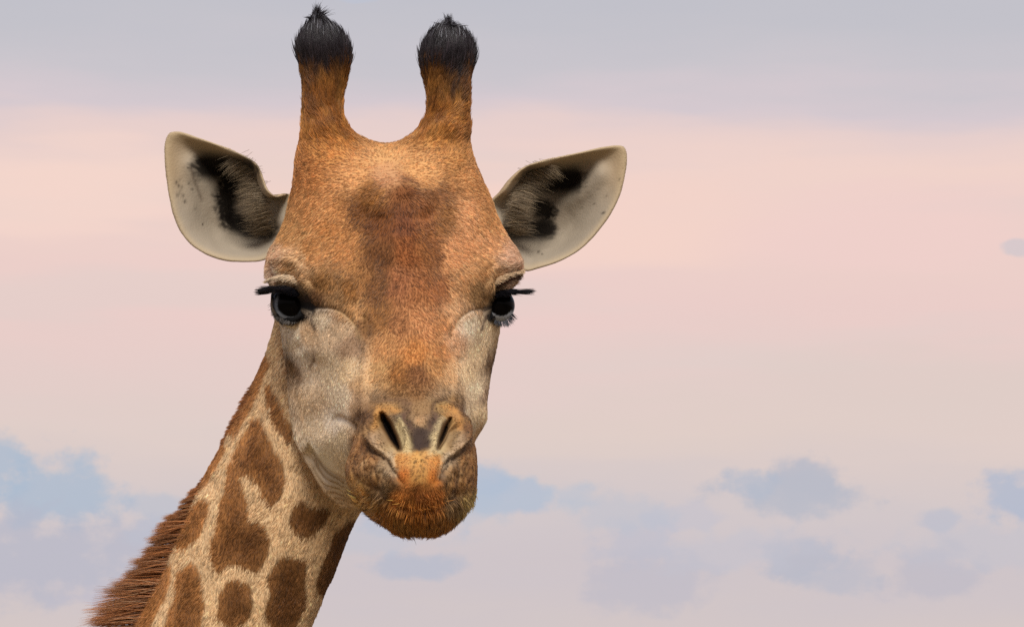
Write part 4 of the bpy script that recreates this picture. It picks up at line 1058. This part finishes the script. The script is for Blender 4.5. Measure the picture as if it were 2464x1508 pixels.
dirm = np.stack([-np.ones(n), np.zeros(n), -.12 - .16 * (lr2 - .5) * 2 + 0 * cv], 1)
dirm[:, 2] = np.interp(cv, [900, 1000, 1150, 1250, 1400, 1600], [-.55, -.6, -.5, -.18, -.04, -.02]) + (lr2 - .5) * .30 + rng.normal(0, .06, n)
dirm[:, 1] = rng.normal(0, .08, n) + off / 16 * .07 + (lr - .5) * .12
dirm /= np.linalg.norm(dirm, axis=1, keepdims=True)
npt = 6; pts = np.empty((n, npt, 3)); tt_ = np.linspace(0, 1, npt)
lockc = np.zeros((n, 3)); 
for k, t in enumerate(tt_):
    bend = np.stack([np.zeros(n), np.zeros(n), -(.02 + .10 * lr) * ML * t * t], 1)
    pts[:, k] = crest + dirm * (ML * t)[:, None] + bend + np.stack([fbm(crest + t * 30, 22, 4) * 3 * t] * 3, 1)
# pull strands of one lock together at the tips
ls = (lock + .5) / 26; lc = neck_crest(ls); lcp = np.stack([lc[:, 0], -lc[:, 2], -lc[:, 1]], 1)
along = crest - lcp
for k, t in enumerate(tt_): pts[:, k] -= along * (.75 * t ** 1.5) * np.array([1, .7, 1])
mc = lin((152, 100, 60)) * np.exp(.34 * rng.normal(0, 1, (n, 1)) + .8 * (lr[:, None] - .5))
pale = rng.random(n) < .06; mc[pale] = lin((190, 150, 112))
strands('mane', pts, .52, np.clip(mc, .003, .9), M_BRISTLE)

# eyelashes
def lash(root_pts, n, L, d0, spread, name, label=None, width=.7, colr=(16, 15, 20), bend=(0, 0, 0)):
    R = spline(root_pts, 60); k = rng.integers(0, 60, n); r = R[k].copy(); p = np.stack([r[:, 0], -r[:, 2], -r[:, 1]], 1) + rng.normal(0, 1.6, (n, 3))
    LL = np.interp(k / 59, np.linspace(0, 1, len(L)), L) * (.75 + .3 * rng.random(n))
    d = np.array(d0, float); dv = np.stack([np.interp(k / 59, np.linspace(0, 1, len(d)), d[:, c]) for c in range(3)], 1)   # u, v, d
    dv = np.stack([dv[:, 0], -dv[:, 2], -dv[:, 1]], 1) + rng.normal(0, spread, (n, 3)); dv /= np.linalg.norm(dv, axis=1, keepdims=True)
    pts = np.empty((n, 5, 3))
    for i, t in enumerate(np.linspace(0, 1, 5)): pts[:, i] = p + dv * (LL * t)[:, None] + np.array([bend[0], -bend[2], -bend[1]]) * (LL * t * t)[:, None]
    cc = lin(colr) * np.exp(.3 * rng.normal(0, 1, (n, 1)))
    return strands(name, pts, width, cc, M_BRISTLE, 'stuff', label, .2)


lash([(652, 702, 110), (664, 694, 130), (684, 690, 146), (706, 696, 152), (724, 708, 150)], 420, [40, 52, 62, 46, 20], [(-1, .16, .25), (-1, .14, .35), (-1, .2, .5), (-1, .2, .8), (-.7, .5, 1)], .07, 'eyelashes', bend=(0, -.06, 0), width=.6)
lash([(1184, 708, 130), (1200, 702, 134), (1216, 699, 128), (1232, 700, 112), (1240, 704, 96)], 420, [20, 46, 64, 58, 44], [(.7, .5, 1), (1, .3, .8), (1, .12, .5), (1, .05, .3), (1, 0, .2)], .045, 'eyelashes', bend=(0, -.04, 0), width=.6)
lash([(1190, 690, 140), (1208, 676, 132), (1226, 667, 118), (1240, 664, 104)], 320, [16, 24, 24, 22], [(.6, 0, 1), (1, -.02, .7), (1, -.08, .4), (1, -.12, .3)], .14, 'brow_hair', colr=(70, 44, 32), width=.6)
lash([(646, 676, 92), (664, 668, 118), (690, 664, 138), (716, 670, 148), (738, 684, 156)], 700, [14, 24, 30, 26, 16], [(-1, .30, .35), (-1, .34, .4), (-1, .36, .5), (-1, .40, .6), (-.9, .5, .7)], .12, 'brow_hair', colr=(206, 184, 156), width=.45)
lash([(1176, 690, 150), (1196, 672, 142), (1218, 660, 126), (1240, 656, 104), (1250, 652, 84)], 520, [12, 20, 24, 22, 14], [(.9, .3, .7), (1, .16, .6), (1, .12, .5), (1, .08, .4), (1, .04, .3)], .12, 'brow_hair', colr=(206, 180, 148), width=.45)
lash([(1192, 770, 120), (1206, 774, 118), (1220, 770, 110), (1232, 755, 96)], 160, [12, 14, 18, 18], [(-.1, .8, .4), (.1, 1, .4), (.4, 1, .3), (.8, .9, .2)], .18, 'eyelashes', colr=(60, 62, 70), width=.45)
lash([(662, 750, 112), (676, 764, 122), (694, 772, 128), (716, 768, 128)], 160, [14, 14, 12, 8], [(-.7, .8, .2), (-.5, 1, .3), (-.2, 1, .4), (.1, 1, .4)], .2, 'eyelashes', colr=(90, 84, 80), width=.45)

# ear hair: rim fringe and the long pale hair inside
for (Pe, Qe, Ne, fr, tt, sd_) in ear_data:
    n = 26000
    tq = tt[Qe].mean(1)
    p, nn = sample(Pe, Qe, Ne, n, lambda c, fn: .5 + 1.6 * np.repeat(1, len(c)) * (tq > .9))
    cen = np.array([560 if sd_ < 0 else 1330, 0, -480.]); rad = p - cen; rad[:, 1] = 0; rr = np.linalg.norm(rad, axis=1, keepdims=True); rad /= rr
    d_, t_ = line_dist(p[:, 0], -p[:, 2], np.vstack([EARS[0 if sd_ < 0 else 1]['out']]).tolist())
    near = sstep(-d_, -40, -6); 
    tq2 = 1 - np.clip(d_ / 110, 0, 1)
    back = nn[:, 1] > 0.1
    c_ = ear_coat(p, tq2, sd_, True); c_[back] = lin((214, 188, 150))
    c_ = c_ * np.exp(.14 * rng.normal(0, 1, (n, 1)))
    tdir = np.array([sd_ * 1.0, 0, .35]) + rad * .5 * near[:, None]
    hairs('ear_fur', p, nn, tdir, (4.5 + 0 * near) * (.5 + .9 * rng.random(n)), .22, .32, np.clip(c_, .002, .9), M_HAIR, curl=.5, npt=3)
    # long hair sweeping from the inner edge into the cup
    n = 1300
    path = spline([(598, 384, 0), (620, 405, 0), (634, 440, 0), (648, 480, 0), (655, 520, 0), (652, 560, 0)] if sd_ < 0 else [(1290, 398, 0), (1262, 412, 0), (1240, 440, 0), (1222, 480, 0), (1212, 520, 0), (1222, 560, 0)], 80)
    k = rng.integers(0, 80, n); q = path[k][:, :2] + rng.normal(0, 7, (n, 2)); q[:, 0] += sd_ * rng.random(n) * 30
    depth = ear_front_depth(q[:, 0], q[:, 1], np.full(n, .8), sd_)
    p = np.stack([q[:, 0], -depth, -q[:, 1]], 1); L = (16 + 40 * rng.random(n))
    dv = np.stack([np.full(n, sd_ * 1.0), -np.full(n, .15) + rng.normal(0, .14, n), np.interp(k / 79, [0, .3, 1], [-.45, -.15, .22]) + rng.normal(0, .2, n)], 1); dv /= np.linalg.norm(dv, axis=1, keepdims=True)
    pts = np.empty((n, 6, 3))
    for i, t in enumerate(np.linspace(0, 1, 6)): pts[:, i] = p + dv * (L * t)[:, None] + np.stack([np.zeros(n), 12 * t * t + 0 * L, -.16 * L * t * t], 1)
    cc = lin((132, 116, 94)) * np.exp(.4 * rng.normal(0, 1, (n, 1)))
    strands('ear_hair', pts, .34, np.clip(cc, .003, .9), M_HAIR)

# coarse chin bristles and lip whiskers
n = 5200
p, nn = sample(P, Q, N, n, lambda c, fn: ((-c[:, 1] > 400) & (-c[:, 2] > 1180)) * sstep(-c[:, 2], 1180, 1250))
u, v = p[:, 0], -p[:, 2]
rd = np.stack([(u - 1006) * 1.0, -.25 * 60 * np.ones(n), -(v - 1120)], 1); rd /= np.linalg.norm(rd, axis=1, keepdims=True)
cc = coat(p, True) * np.exp(.3 * rng.normal(0, 1, (n, 1)))
L = 20 + 18 * rng.random(n); lg = rng.random(n) < .03; L[lg] += 14; cc[lg] = lin((60, 44, 34))
hairs('chin_bristles', p, nn, rd, L, .6, .7, np.clip(cc * 1.05, .003, .9), M_BRISTLE, curl=.5, npt=4, clump=9.0, pull=.75)

# ------------------------------------------------------------------ ground below the picture: dry savanna plain
m = bpy.data.materials.new('dry_grass_plain'); m.use_nodes = True; nt = m.node_tree; b = nt.nodes['Principled BSDF']
tc = node(nt, 'ShaderNodeTexCoord'); nz = node(nt, 'ShaderNodeTexNoise'); nz.inputs['Scale'].default_value = .6; nz.inputs['Detail'].default_value = 8; nt.links.new(tc.outputs['Object'], nz.inputs['Vector'])
cr = node(nt, 'ShaderNodeValToRGB'); cr.color_ramp.elements[0].color = (.12, .09, .045, 1); cr.color_ramp.elements[1].color = (.28, .21, .11, 1); cr.color_ramp.elements[0].position = .35; cr.color_ramp.elements[1].position = .65
nt.links.new(nz.outputs[0], cr.inputs[0]); nt.links.new(cr.outputs[0], b.inputs['Base Color']); b.inputs['Roughness'].default_value = .95
G = 6000.0
me = bpy.data.meshes.new('ground'); me.from_pydata([(-G, -G, 0), (G, -G, 0), (G, G, 0), (-G, G, 0)], [], [(0, 1, 2, 3)]); me.materials.append(m)
g = bpy.data.objects.new('ground', me); C.objects.link(g); g['kind'] = 'structure'
